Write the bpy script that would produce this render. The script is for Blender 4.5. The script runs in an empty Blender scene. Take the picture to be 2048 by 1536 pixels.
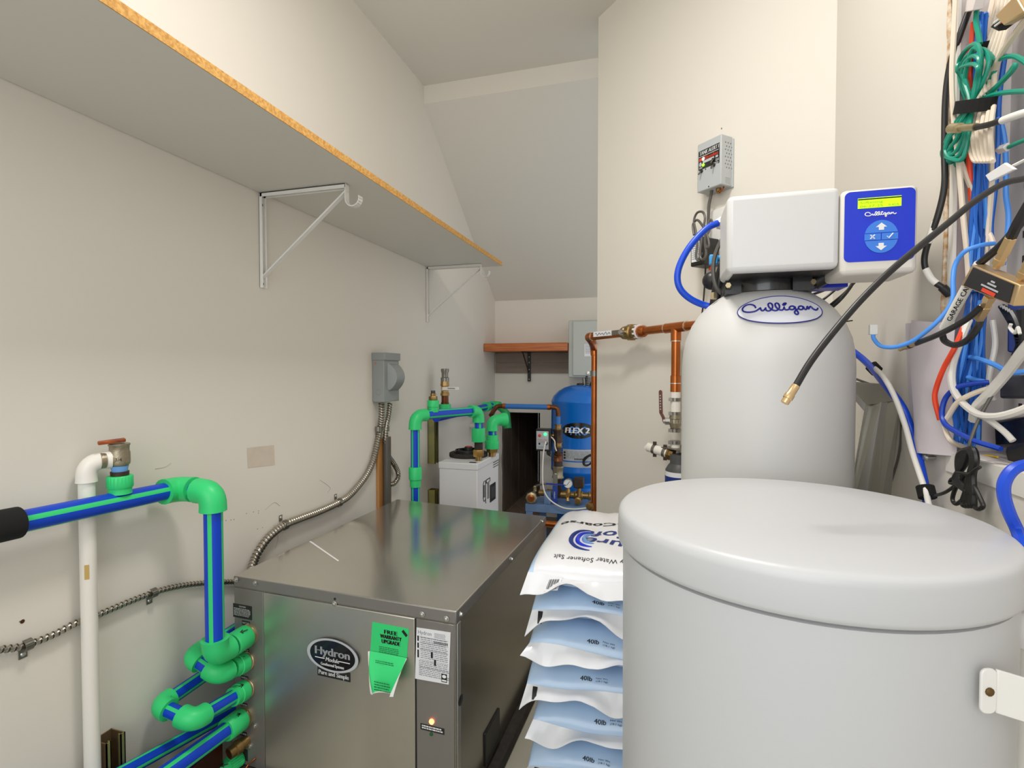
import bpy, bmesh, math, random
from mathutils import Vector, Matrix

# ------------------------------------------------------------------ camera, world, lights, exposure
SC = bpy.context.scene
COL = SC.collection
cd = bpy.data.cameras.new('camera'); cam = bpy.data.objects.new('camera', cd); COL.objects.link(cam)
cd.sensor_width = 36.0; cd.lens = 36.0*1045/2048; cd.clip_start = 0.02
cam.location = (0, 0, 1.163)
cam.rotation_euler = (math.radians(90-1.48), 0, math.radians(15.87))
SC.camera = cam
W = bpy.data.worlds.new('world'); SC.world = W; W.use_nodes = True
W.node_tree.nodes['Background'].inputs[0].default_value = (0.965, 0.985, 1.0, 1)
W.node_tree.nodes['Background'].inputs[1].default_value = 0.86
def area(name, loc, rot, sx, sy, power, col=(1, .96, .90)):
    ld = bpy.data.lights.new(name, 'AREA'); ld.shape = 'RECTANGLE'; ld.size = sx; ld.size_y = sy
    ld.energy = power; ld.color = col
    o = bpy.data.objects.new(name, ld); COL.objects.link(o); o.location = loc; o.rotation_euler = rot
    return o
area('ceiling_lamp', (-.25, .78, 2.56), (0, 0, 0), .30, .30, 16.5, (1, .97, .93))
area('rear_fill_light', (-.35, -1.1, 1.75), (math.radians(80), 0, math.radians(8)), 1.3, 1.6, 17, (.96, .985, 1))  # soft fill added behind the camera to even out the room
SC.view_settings.view_transform = 'Standard'; SC.view_settings.look = 'None'
SC.view_settings.gamma = 1.0; SC.view_settings.use_curve_mapping = False
SC.view_settings.exposure = 0.0

# ------------------------------------------------------------------ materials
def lin(h):
    h = h.lstrip('#'); c = [int(h[i:i+2], 16)/255 for i in (0, 2, 4)]
    return tuple(x/12.92 if x <= .04045 else ((x+.055)/1.055)**2.4 for x in c)
MATS = {}
def mat(key, hexc, rough=.5, metal=0.0, var=0.0, vs=6.0, bump=0.0, bs=150.0, stretch=None, emit=0.0, hex2=None, coat=0.0, spec=None, trans=0.0):
    m = bpy.data.materials.new(key); m.use_nodes = True; nt = m.node_tree; b = nt.nodes['Principled BSDF']
    c = lin(hexc)
    b.inputs['Base Color'].default_value = (*c, 1); b.inputs['Roughness'].default_value = rough
    b.inputs['Metallic'].default_value = metal; b.inputs['Coat Weight'].default_value = coat
    if spec is not None: b.inputs['Specular IOR Level'].default_value = spec
    if trans: b.inputs['Transmission Weight'].default_value = trans
    if emit:
        b.inputs['Emission Color'].default_value = (*c, 1); b.inputs['Emission Strength'].default_value = emit
    def coords(scale):
        tc = nt.nodes.new('ShaderNodeTexCoord'); mp = nt.nodes.new('ShaderNodeMapping')
        nt.links.new(tc.outputs['Object'], mp.inputs['Vector'])
        if stretch: mp.inputs['Scale'].default_value = stretch
        n = nt.nodes.new('ShaderNodeTexNoise'); n.inputs['Scale'].default_value = scale; n.inputs['Detail'].default_value = 5
        nt.links.new(mp.outputs[0], n.inputs['Vector']); return n
    if var or hex2:
        n = coords(vs); r = nt.nodes.new('ShaderNodeValToRGB')
        c2 = lin(hex2) if hex2 else tuple(x*(1-var) for x in c)
        r.color_ramp.elements[0].position = .35; r.color_ramp.elements[1].position = .65
        r.color_ramp.elements[0].color = (*c2, 1); r.color_ramp.elements[1].color = (*c, 1)
        nt.links.new(n.outputs['Fac'], r.inputs['Fac']); nt.links.new(r.outputs['Color'], b.inputs['Base Color'])
    if bump:
        n = coords(bs); bp = nt.nodes.new('ShaderNodeBump'); bp.inputs['Strength'].default_value = bump; bp.inputs['Distance'].default_value = .002
        nt.links.new(n.outputs['Fac'], bp.inputs['Height']); nt.links.new(bp.outputs['Normal'], b.inputs['Normal'])
    MATS[key] = m
    return m
mat('wall_paint', '#e3ddd2', .75, var=.02, vs=1.5, bump=.06, bs=220)
mat('ceiling_paint', '#dad6cd', .85, bump=.05, bs=200)
mat('trim_white', '#e6e2da', .5)
mat('patch', '#d3c6b6', .7, var=.06, vs=30)
mat('scuff', '#b8afa1', .8)
mat('drywall_edge', '#b98a55', .9, hex2='#e6d9c4', vs=90, bump=.5, bs=120)
mat('floor_concrete', '#b3ae9c', .45, var=.18, vs=5, bump=.1, bs=40)
mat('plank_brown', '#6f6258', .6, var=.25, vs=4, stretch=(1, 12, 1))
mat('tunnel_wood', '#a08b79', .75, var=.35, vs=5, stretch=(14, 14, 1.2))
mat('tunnel_shade', '#1a1715', .8)  # near-black colour stands in for the unlit depth of the opening
mat('melamine', '#d8d5cd', .4)
mat('particle', '#d9a95f', .85, hex2='#b9853f', vs=160, bump=.4, bs=200)
mat('bracket_white', '#e9e7e2', .35)
mat('screw_steel', '#c9c8c4', .28, .9)
mat('screw_brown', '#6b5230', .5, .6)
mat('blue_ppr', '#0d43c4', .38, spec=.4)
mat('green_ppr', '#35cf78', .42, spec=.4)
mat('green_dark', '#23a05a', .5)
mat('copper', '#c2703a', .28, .9, var=.25, vs=14)
mat('copper_dark', '#7a4a30', .4, .8, var=.4, vs=25)
mat('solder', '#d9d3c4', .3, .8)
mat('brass', '#a98a58', .35, .85, var=.3, vs=40)
mat('brass_pale', '#c3b48f', .35, .8, var=.25, vs=40)
mat('bronze_valve', '#a79c84', .4, .7, var=.3, vs=60, bump=.3, bs=300)
mat('iron_dark', '#4a3a30', .5, .5, var=.3, vs=50)
mat('pvc_white', '#e8e3d9', .35)
mat('pvc_print', '#c2a15a', .6)
mat('conduit', '#bdb6a9', .28, .95)
mat('conduit_groove_shade', '#4b4640', .5, .7)
mat('zinc_strap', '#8f8c83', .35, .9)
mat('zinc_yellow', '#a9a458', .4, .6, hex2='#8c8a64', vs=8)
mat('zinc_brown', '#7b5f45', .45, .6, hex2='#8e7a5c', vs=8)
mat('stainless', '#c6c3ba', .34, .85, var=.12, vs=5, bump=.03, bs=60, stretch=(1, 1, .3))
mat('stainless_top', '#c6c3ba', .15, .85, var=.08, vs=4)
mat('galv_frame', '#8d8985', .45, .55, var=.05, vs=5)
mat('galv_side', '#9a958c', .2, .9, var=.1, vs=3)
mat('rubber', '#332d27', .75, var=.4, vs=60, bump=.4, bs=150)
mat('black_plastic', '#1c1b1a', .4)
mat('black_gloss', '#141416', .22, coat=.3)
mat('black_fabric', '#0b0b0c', .9)
mat('dark_grey', '#3c3d42', .5)
mat('grey_box', '#8d918f', .45)
mat('grey_cover', '#a4a8a6', .4)
mat('grey_ctrl', '#b9bdb6', .4)
mat('alert_box', '#b6babb', .42)
mat('label_black', '#20201f', .5)
mat('label_dark_brown', '#4b443d', .5)
mat('label_red', '#e2472a', .5)
mat('label_white', '#e9e9ec', .5)
mat('label_grey', '#b9bcc0', .5)
mat('ink_black', '#121212', .6)
mat('ink_white', '#efefef', .6)
mat('ink_grey', '#7d7f86', .6)
mat('ink_green', '#0c5a2c', .6)
mat('ink_blue', '#16307c', .5)
mat('ink_logo', '#131a86', .5)
mat('paper_green', '#33d479', .6)
mat('paper_white', '#e6e4e2', .7)
mat('paper_lilac', '#d7cfd3', .75)
mat('led_red', '#ff7a4d', .3, emit=5.0)
mat('led_green', '#8cff2a', .3, emit=2.0)
mat('led_aqua', '#3dff8a', .3, emit=2.0)
mat('lcd', '#b9f500', .35, emit=.75)
mat('lcd_ink', '#6f9a10', .5)
mat('softener_grey', '#cfcecb', .42)
mat('softener_head', '#d9d8d6', .4)
mat('softener_cream', '#dfdad0', .4)
mat('brine_plastic', '#c5c6c7', .38, bump=.03, bs=400)
mat('panel_blue', '#1334cf', .35)
mat('button_blue', '#3d82e6', .4)
mat('badge_face', '#d5d6dd', .35)
mat('hose_blue', '#0f49cd', .35)
mat('cable_blue', '#1f66c6', .4, var=.12, vs=30)
mat('cable_blue_dark', '#164f9f', .4)
mat('cable_lightblue', '#4f95ec', .4)
mat('cable_navy', '#123fae', .4)
mat('cable_cream', '#e2d3bf', .45)
mat('cable_white', '#e8e4dc', .45)
mat('cable_orange', '#ef4a24', .4)
mat('cable_teal', '#0f8f76', .35)
mat('cable_black', '#1d1c1b', .4)
mat('cable_grey', '#55524c', .4)
mat('connector_gold', '#d8b98a', .3, .75)
mat('connector_clear', '#dcdcd8', .2, spec=.6)
mat('enclosure_white', '#d9d0cc', .5)
mat('enclosure_grey', '#c9c4c1', .5)
mat('navy_box', '#14307e', .45)
mat('pump_white', '#e4e3e3', .4)
mat('tank_blue', '#0b70cf', .25, coat=.4)
mat('stand_blue', '#6f8db6', .5, var=.15, vs=20)
mat('wood_shelf', '#c8733a', .4, hex2='#a8571f', vs=6, stretch=(1, 14, 14), coat=.2)
mat('wood_board', '#8c7d6f', .7, var=.15, vs=5, stretch=(1, 10, 10))
mat('wood_tan', '#c28a4c', .6, var=.2, vs=6, stretch=(8, 8, 1))
mat('dark_panel', '#3a120a', .35, hex2='#160706', vs=3)
mat('pipe_wrap_blue', '#2f6fb8', .5)
mat('handle_brown', '#6b4238', .5)
mat('rust_handle', '#a8501c', .5, hex2='#6f2f12', vs=50)
mat('valve_blue', '#1b3f9c', .4)
mat('tape_blue', '#6fa4e0', .3)
mat('bag_white', '#e8e9ec', .28, coat=.3, bump=.25, bs=28)
mat('bag_blue', '#bcd6f2', .28, coat=.3, bump=.25, bs=28)
mat('bag_deep', '#6f9cd4', .3, coat=.3)
mat('filter_dark', '#4c4d4c', .45)
mat('clamp', '#8f8b84', .3, .9)
mat('connector_lightblue', '#3fa7ea', .4)
mat('cable_yellow', '#e8c32a', .4)
mat('led_lime', '#49e02a', .4)
mat('nut_gold', '#c9a15a', .3, .85)

# ------------------------------------------------------------------ mesh builder
def V(p): return Vector(p)
def frame(d):
    d = V(d).normalized(); a = Vector((0, 0, 1)) if abs(d.z) < .95 else Vector((1, 0, 0))
    x = a.cross(d).normalized(); return x, d.cross(x).normalized(), d
def spline(pts, per=8, closed=False):
    P = [V(p) for p in pts]; n = len(P); out = []
    rng = range(n if closed else n-1)
    for i in rng:
        p1, p2 = P[i], P[(i+1) % n]
        p0 = P[(i-1) % n] if (closed or i > 0) else p1*2-p2
        p3 = P[(i+2) % n] if (closed or i < n-2) else p2*2-p1
        for k in range(per):
            t = k/per
            out.append(.5*((2*p1)+(p2-p0)*t+(2*p0-5*p1+4*p2-p3)*t*t+(3*p1-p0-3*p2+p3)*t**3))
    if not closed: out.append(P[-1])
    return out
_TX = {}
def text_geo(s):
    if s not in _TX:
        c = bpy.data.curves.new('txt', 'FONT'); c.body = s; c.size = 1.0; c.resolution_u = 2
        o = bpy.data.objects.new('txt', c)
        me = bpy.data.meshes.new_from_object(o)
        vs = [(v.co.x, v.co.y) for v in me.vertices]; fs = [tuple(p.vertices) for p in me.polygons]
        bpy.data.objects.remove(o); bpy.data.meshes.remove(me); bpy.data.curves.remove(c)
        x0 = min(v[0] for v in vs); x1 = max(v[0] for v in vs)
        _TX[s] = ([(v[0]-x0, v[1]) for v in vs], fs, x1-x0)
    return _TX[s]
ORG = {}
class MB:
    def __init__(self, m='wall_paint'): self.v = []; self.f = []; self.fm = []; self.mk = []; self.m = m
    def mi(self, m):
        m = m or self.m
        if m not in self.mk: self.mk.append(m)
        return self.mk.index(m)
    def add(self, vs, fs, m=None):
        o = len(self.v); self.v += [tuple(x) for x in vs]
        if callable(m):
            for i, f in enumerate(fs): self.f.append(tuple(o+k for k in f)); self.fm.append(self.mi(m(i)))
        else:
            k_ = self.mi(m)
            for f in fs: self.f.append(tuple(o+k for k in f)); self.fm.append(k_)
    def hexa(self, a, b, m=None):      # a, b: two matching quads
        self.add(list(a)+list(b), [(3, 2, 1, 0), (4, 5, 6, 7), (0, 1, 5, 4), (1, 2, 6, 5), (2, 3, 7, 6), (3, 0, 4, 7)], m)
        return self
    def box(self, c, s, m=None, R=None):
        hx, hy, hz = s[0]/2, s[1]/2, s[2]/2; R = R or Matrix.Identity(3); c = V(c)
        q = [(-hx, -hy), (hx, -hy), (hx, hy), (-hx, hy)]
        return self.hexa([c+R@Vector((x, y, -hz)) for x, y in q], [c+R@Vector((x, y, hz)) for x, y in q], m)
    def box2(self, a, b, m=None):
        a, b = V(a), V(b); return self.box((a+b)/2, [abs(b[i]-a[i]) for i in range(3)], m)
    def slab(self, q, t, m=None):      # quad extruded by vector t
        q = [V(p) for p in q]; t = V(t); n = (q[1]-q[0]).cross(q[2]-q[0])
        if n.dot(t) < 0: q = q[::-1]
        return self.hexa(q, [p+t for p in q], m)
    def poly(self, pts, t, m=None):    # n-gon extruded by t
        pts = [V(p) for p in pts]; t = V(t); n = len(pts)
        nn = Vector((0, 0, 0))
        for i in range(n): nn += pts[i].cross(pts[(i+1) % n])
        if nn.dot(t) < 0: pts = pts[::-1]
        fs = [tuple(range(n-1, -1, -1)), tuple(range(n, 2*n))]+[(i, (i+1) % n, n+(i+1) % n, n+i) for i in range(n)]
        self.add(pts+[p+t for p in pts], fs, m); return self
    def flat(self, q, m=None): self.add([V(p) for p in q], [tuple(range(len(q)))], m); return self
    def tube(self, path, r, m=None, seg=10, closed=False, caps=True, prof=None, stripe=None, flatx=1.0):
        P = [V(p) for p in path]; n = len(P)
        rr = r if isinstance(r, (list, tuple)) else [r]*n
        T = []
        for i in range(n):
            a = P[(i-1) % n] if (closed or i > 0) else P[i]; b = P[(i+1) % n] if (closed or i < n-1) else P[i]
            d = b-a
            T.append(d.normalized() if d.length > 1e-9 else (T[-1] if T else Vector((0, 0, 1))))
        x, y, _ = frame(T[0]); vs = []
        for i in range(n):
            if i:
                q = T[i-1].rotation_difference(T[i]); x = q@x
                x = (x-T[i]*x.dot(T[i])).normalized()
            y = T[i].cross(x)
            for k in range(seg):
                a = 2*math.pi*k/seg
                ra = rr[i] if prof is None else prof(i, a, rr[i])
                vs.append(P[i]+x*(math.cos(a)*ra*flatx)+y*(math.sin(a)*ra))
        fs = []; rng = n if closed else n-1
        for i in range(rng):
            j = (i+1) % n
            for k in range(seg): fs.append((i*seg+k, i*seg+(k+1) % seg, j*seg+(k+1) % seg, j*seg+k))
        nside = len(fs)
        if caps and not closed: fs += [tuple(range(seg-1, -1, -1)), tuple(range((n-1)*seg, n*seg))]
        mm = m
        if stripe: mm = lambda i: stripe(i % seg) if i < nside else (m or self.m)
        self.add(vs, fs, mm); return self
    def cyl(self, a, b, r, m=None, seg=20, r2=None):
        return self.tube([a, b], [r, r if r2 is None else r2], m, seg)
    def lathe(self, o, ax, prof, m=None, seg=28):   # prof: (distance along axis, radius)
        o = V(o); x, y, d = frame(ax)
        vs = []; n = len(prof)
        for t, r in prof:
            for k in range(seg):
                a = 2*math.pi*k/seg; vs.append(o+d*t+x*(math.cos(a)*r)+y*(math.sin(a)*r))
        fs = [(i*seg+k, i*seg+(k+1) % seg, (i+1)*seg+(k+1) % seg, (i+1)*seg+k) for i in range(n-1) for k in range(seg)]
        fs += [tuple(range(seg-1, -1, -1)), tuple(range((n-1)*seg, n*seg))]
        self.add(vs, fs, m); return self
    def hexnut(self, o, ax, r, h, m=None): return self.lathe(o, ax, [(0, r*.94), (h*.12, r), (h*.88, r), (h, r*.94)], m, 6)
    def ball(self, c, r, m=None, seg=14, sc=(1, 1, 1)):
        c = V(c); vs = []; n = seg//2
        for i in range(n+1):
            a = math.pi*i/n
            for k in range(seg):
                b = 2*math.pi*k/seg
                vs.append(c+Vector((math.sin(a)*math.cos(b)*r*sc[0], math.sin(a)*math.sin(b)*r*sc[1], -math.cos(a)*r*sc[2])))
        self.add(vs, [(i*seg+k, i*seg+(k+1) % seg, (i+1)*seg+(k+1) % seg, (i+1)*seg+k) for i in range(n) for k in range(seg)], m); return self
    def disc(self, c, u, v, m=None, seg=28, t=None):  # ellipse with half axes u, v
        c, u, v = V(c), V(u), V(v)
        pts = [c+u*math.cos(2*math.pi*k/seg)+v*math.sin(2*math.pi*k/seg) for k in range(seg)]
        return self.poly(pts, t, m) if t is not None else self.flat(pts, m)
    def ring(self, c, u, v, k, m=None, seg=36, t=(0, 0, 0)):  # flat elliptical ring, inner = k * outer
        c, u, v, t = V(c), V(u), V(v), V(t)
        o = [c+t+u*math.cos(2*math.pi*i/seg)+v*math.sin(2*math.pi*i/seg) for i in range(seg)]
        n = [c+t+(u*math.cos(2*math.pi*i/seg)+v*math.sin(2*math.pi*i/seg))*k for i in range(seg)]
        self.add(o+n, [(i, (i+1) % seg, seg+(i+1) % seg, seg+i) for i in range(seg)], m); return self
    def text(self, s, O, U, Vv, h, m=None, align='c', w=None, shear=0.0, fn=None, bold=0.0):
        vs, fs, wd = text_geo(s); k = h/.72; kx = k if w is None else w/wd
        off = {'c': -wd/2, 'l': 0, 'r': -wd}[align]
        if fn is None:
            O = V(O); U = V(U).normalized(); Vv = V(Vv).normalized()
            fn = lambda x, y: O+U*x+Vv*y
        for b in ([0] if not bold else [-bold, 0, bold]):
            self.add([fn((x+off)*kx+y*k*shear+b, y*k) for x, y in vs], fs, m)
        return self
    def lines(self, O, U, Vv, w, h, n, m=None, seed=1, th=.35):  # rows of thin print
        rd = random.Random(seed); O = V(O); U = V(U).normalized(); Vv = V(Vv).normalized(); st = h/n
        for i in range(n):
            x = 0
            while x < w*.92:
                l = rd.uniform(.03, .16)*w; l = min(l, w-x)
                a = O+U*x-Vv*(i*st); self.flat([a, a+U*l, a+U*l-Vv*st*th, a-Vv*st*th], m); x += l+.02*w
        return self
    def elbow(self, c, a, b, L, r, m=None, Rb=None, seg=18, lip=1.0):
        c = V(c); a = V(a).normalized(); b = V(b).normalized(); Rb = Rb or L*.72
        p = [c+a*L]
        for k in range(9):
            t = k/8; p.append(c+a*Rb*(1-t)**2+b*Rb*t**2)
        p.append(c+b*L)
        return self.tube(p, [r*lip]+[r]*9+[r*lip], m, seg)
    def build(self, name, parent=None, bevel=0.0, seg=2, flat=False, angle=38):
        if parent is not None: o0 = ORG[parent]
        else:
            xs = [v[0] for v in self.v]; ys = [v[1] for v in self.v]; o0 = Vector(((min(xs)+max(xs))/2, (min(ys)+max(ys))/2, min(v[2] for v in self.v)))
        me = bpy.data.meshes.new(name)
        me.from_pydata([tuple(V(v)-o0) for v in self.v], [], self.f)
        for k in self.mk: me.materials.append(MATS[k])
        me.polygons.foreach_set('material_index', self.fm)
        if not flat:
            me.polygons.foreach_set('use_smooth', [True]*len(me.polygons)); me.update(); me.set_sharp_from_angle(angle=math.radians(angle))
        me.update()
        o = bpy.data.objects.new(name, me); COL.objects.link(o)
        if parent is not None: o.parent = parent
        else: o.location = o0
        if bevel:
            bm = o.modifiers.new('bevel', 'BEVEL'); bm.width = bevel; bm.segments = seg; bm.limit_method = 'ANGLE'; bm.angle_limit = math.radians(40)
        ORG[o] = o0
        return o
def tag(o, label, cat=None, group=None, kind=None):
    if label: o['label'] = label
    if cat: o['category'] = cat
    if group: o['group'] = group
    if kind: o['kind'] = kind
    return o
def thing(name, label, cat, loc, group=None):
    o = bpy.data.objects.new(name, None); COL.objects.link(o); o.location = loc; o.empty_display_size = .05
    ORG[o] = V(loc); return tag(o, label, cat, group)
def struct(o, label=None): o['kind'] = 'structure'; return tag(o, label)
def cable(label, pts, r, m, group=None, name='cable', per=8, seg=8, cat='cable'):
    return tag(MB(m).tube(spline(pts, per), r, seg=seg).build(name), label, cat, group)
def resample(path, step):
    P = [V(p) for p in path]; out = [P[0]]; acc = 0
    for a, b in zip(P, P[1:]):
        d = (b-a).length; t = step-acc
        while t <= d: out.append(a+(b-a)*(t/d)); t += step
        acc = (acc+d) % step
    out.append(P[-1]); return out
def flex(pts, r, m='conduit', pitch=.0105):
    p = resample(spline(pts, 14), pitch/4)
    b = MB(m).tube(p, r, seg=12, prof=lambda i, a, q: q*(1+.15*math.cos(i*math.pi/2+a)))
    dk = b.mi('conduit_groove_shade')
    for q in range(len(b.f)-2):
        if (q//12+(q % 12)/3+1.6) % 4 < 1.0: b.fm[q] = dk  # shade between the ribs is put into the face colour
    return b
UP = Vector((0, 0, 1))
def stripes(ph=0): return lambda k: 'green_ppr' if (k+ph) % 10 < 3 else 'blue_ppr'
def ppr(a, b, r, ph=0): return MB('blue_ppr').tube([a, b], r, seg=40, stripe=stripes(ph))
# ------------------------------------------------------------------ room shell
FZ = .10; YB = 3.6509; XL = -1.167; XR = .417; ZC = 2.6087
C1 = Vector((-.2549, 2.1925, 0)); C2 = Vector((.417, 1.4967, 0))
dn = Vector((-math.cos(math.radians(44)), -math.sin(math.radians(44)), 0))   # diagonal wall, into the room
du = Vector((math.sin(math.radians(44)), -math.cos(math.radians(44)), 0))    # along it towards the camera
struct(MB('floor_concrete').box2((-1.3, -.9, 0), (.6, 4.0, FZ)).build('floor'), 'pale concrete floor')
m = MB('wall_paint').box2((XL-.1, -.9, 0), (XL, YB+.1, ZC+.1))
wl = struct(m.build('wall_left'), 'off-white painted wall behind the grey shelf')
q = [(-1.1664,1.2577,0.9355),(-1.1664,1.369,0.9291),(-1.1664,1.3723,0.8654),(-1.1664,1.2605,0.876)]
MB('patch').flat(q).build('paint_patch', wl)
m = MB('ink_grey')
for p in [(-1.1666,1.1601,0.7469),(-1.1666,1.1774,0.7435),(-1.1666,1.195,0.74),(-1.1666,1.2058,0.7384),(-1.1666,1.2526,0.7432),(-1.1666,1.28,0.7405),(-1.1666,1.3002,0.7383),(-1.1666,1.3001,0.7322),(-1.1666,0.6873,0.6866),(-1.1666,0.8385,0.8879),(-1.1666,0.7956,0.7716),(-1.1666,1.3158,0.6835),(-1.1666,1.2952,0.6849)]:
    m.disc(V(p), (0, .0016, 0), (0, 0, .0016), seg=8)
m.build('nail_mark', wl)
m = MB('copper_dark')
for p in [(-1.1664,0.6912,0.6848)]: m.disc(V(p), (0, .004, 0), (0, 0, .004), seg=8)
m.build('rust_mark', wl)
m = MB('patch')
for P_ in [[(-1.1665,1.327,0.7344),(-1.1665,1.3661,0.748),(-1.1665,1.3927,0.7303)],[(-1.1665,0.9673,0.9265),(-1.1665,0.9936,0.9266),(-1.1665,1.0101,0.9336)],[(-1.1665,1.3649,0.6771),(-1.1665,1.3821,0.6321),(-1.1665,1.3681,0.5999)],[(-1.1665,1.5973,0.7723),(-1.1665,1.6553,0.7328),(-1.1665,1.6401,0.7178)]]: m.tube(spline(P_, 4), .0005, 'scuff', seg=4)
m.build('scuff_mark', wl)
# back wall with the crawl-space opening
hx0, hx1, hz1 = -1.118, -.829, .859
m = MB('wall_paint').box2((XL, YB, hz1), (.05, YB+.02, ZC))
m.box2((XL, YB, 0), (hx0, YB+.02, hz1)).box2((hx1, YB, 0), (.05, YB+.02, hz1))
struct(m.build('wall_back'), 'off-white back wall under the slope with a dark opening')
m = MB('tunnel_wood').box2((hx0-.03, YB+.02, 0), (hx0-.001, YB+1.2, 1.0)).box2((hx0, YB+1.2, 0), (hx1+.03, YB+1.22, 1.0), 'tunnel_shade')
m.box2((hx1+.001, YB+.02, 0), (hx1+.03, YB+1.2, 1.0), 'tunnel_shade').box2((hx0, YB+.02, hz1+.05), (hx1, YB+1.2, hz1+.08), 'tunnel_shade').box2((hx0, YB+.02, .02), (hx1, YB+1.2, FZ+.005))
tb = struct(m.build('wall_opening'), 'dark wooden crawl-space opening low in the back wall')
for i in range(5):
    y0 = YB+.03+i*.22
    MB('tunnel_wood').box2((hx0-.001, y0, .006), (hx0+.004, y0+.214, .93)).build('plank', tb, .001, 1)
m = MB('trim_white')
rd = random.Random(5); pts = []
for i in range(13): pts.append((hx0-.004+rd.uniform(-.004, .006), YB-.002, FZ+i/12*(hz1-FZ)))
m.tube(pts, .006, seg=6)
m.build('torn_edge', tb)
# diagonal and right walls
def DW(t, n, z): return Vector((C1.x, C1.y, 0))+du*t+dn*n+UP*z
Ld = (C2-C1).length
m = MB('wall_paint').slab([C1, C2, C2+UP*ZC, C1+UP*ZC], -dn*.0+Vector((.6, .6, 0))*.12)
dwall = struct(m.build('wall_diagonal'), 'off-white angled wall behind the copper pipes')
MB('ink_grey').disc((0.1755,1.7461,1.9093), du*.0025, UP*.003, seg=10).build('nail_mark', dwall)
oy1, oz0 = .955, 1.042
m = MB('wall_paint').box2((XR, oy1, 0), (XR+.012, C2.y+.002, ZC)).box2((XR, -.3, 0), (XR+.012, oy1, oz0))
rw = struct(m.build('wall_right'), 'off-white right wall cut open for the cable enclosure')
m = MB('drywall_edge'); rd = random.Random(8)
pts = [(XR-.0005+rd.uniform(0, .0015), oy1-.001+rd.uniform(-.0025, .0025), oz0+i*.02) for i in range(60)]
m.tube(pts, [.0022+rd.uniform(0, .0025) for _ in pts], seg=6)
m.build('torn_drywall_edge', rw)
m = MB('trim_white').box2((XR-.002, -.3, oz0-.03), (XR-.0002, oy1-.02, oz0-.001)); m.build('tape_edge', rw)
# ceiling: flat part, fascia step, slope under the stairs
yf = 2.4685
m = MB('ceiling_paint').box2((XL, -.9, ZC), (.6, yf, ZC+.05)); struct(m.build('ceiling'), 'pale grey painted flat ceiling')
m = MB('wall_paint').box2((XL, yf, 2.518), (.2, yf+.02, ZC+.03)); struct(m.build('trim_1'), 'off-white drop face between flat and sloped ceiling')
m = MB('ceiling_paint').slab([(XL, yf+.001, 2.518), (.2, yf+.001, 2.518), (.2, YB+.02, 1.655), (XL, YB+.02, 1.655)], (0, .03, .05))
struct(m.build('ceiling_slope'), 'pale sloped ceiling running down to the back wall')
# ------------------------------------------------------------------ long grey shelf with two brackets
zs = 1.6985
t = thing('wall_shelf', 'long grey melamine shelf with raw particleboard edge high on the left wall', 'shelf', (-.97, 1.2, zs))
MB('melamine').box2((XL+.002, .05, zs), (-.7868, 2.577, zs+.019)).build('board', t)
MB('particle').box2((-.7868, .05, zs), (-.7848, 2.577, zs+.0195)).build('front_edge', t)['label'] = 'raw particleboard front edge'
def bracket(y, label, s=1.0):
    b = thing('shelf_bracket', label, 'bracket', (XL, y, zs-.3), 'white brackets under the long grey shelf')
    w = .0095; mm = MB('bracket_white')
    dz = .285
    # wall leg and top arm as shallow channels
    mm.box2((XL+.001, y-w, zs-dz), (XL+.004, y+w, zs-.002)).box2((XL+.001, y-w, zs-dz), (XL+.013, y-w+.002, zs-.002)).box2((XL+.001, y+w-.002, zs-dz), (XL+.013, y+w, zs-.002))
    mm.build('wall_leg', b, .0012, 1)
    mm = MB('bracket_white').box2((XL+.002, y-w, zs-.005), (-.868, y+w, zs-.001)).box2((XL+.004, y-w, zs-.014), (-.868, y-w+.002, zs-.001)).box2((XL+.004, y+w-.002, zs-.014), (-.868, y+w, zs-.001))
    mm.build('top_arm', b, .0012, 1)
    mm = MB('bracket_white'); a = V((XL+.006, y, zs-dz+.028)); c = V((-.866, y, zs-.022)); n = (c-a).normalized().cross(Vector((0, 1, 0)))
    e = Vector((0, .008, 0)); mm.slab([a-e, a+e, c+e, c-e], n*.005); mm.build('brace', b, .001, 1)
    mm = MB('bracket_white'); P = []
    for k in range(4): P.append((-.868, zs-.002-.012*k))
    for k in range(11): a_ = math.pi*k/10*1.08; P.append((-.847-.021*math.cos(a_), zs-.045-.021*math.sin(a_)))
    lo = [V((x, y-w, z)) for x, z in P]; hi = [V((x, y+w, z)) for x, z in P]
    for i in range(len(P)-1):
        dx = Vector((P[i+1][0]-P[i][0], 0, P[i+1][1]-P[i][1])).normalized(); nn = Vector((dx.z, 0, -dx.x))*.0028
        mm.slab([lo[i], hi[i], hi[i+1], lo[i+1]], nn)
    mm.build('rod_hook', b)
    for z in (zs-.035, zs-dz+.012):
        MB('screw_brown').lathe((XL+.0035, y, z), (1, 0, 0), [(0, .0042), (.0015, .0042), (.0028, .002)], seg=10).build('screw', b)
    for x in (-1.09, -.95):
        MB('screw_brown').lathe((x, y, zs-.0045), (0, 0, -1), [(0, .0042), (.0015, .0042), (.0028, .002)], seg=10).build('screw', b)
bracket(1.325, 'larger looking white shelf bracket with rod hook under the middle of the shelf')
bracket(2.49, 'smaller looking white shelf bracket with rod hook at the far shelf end')
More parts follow.
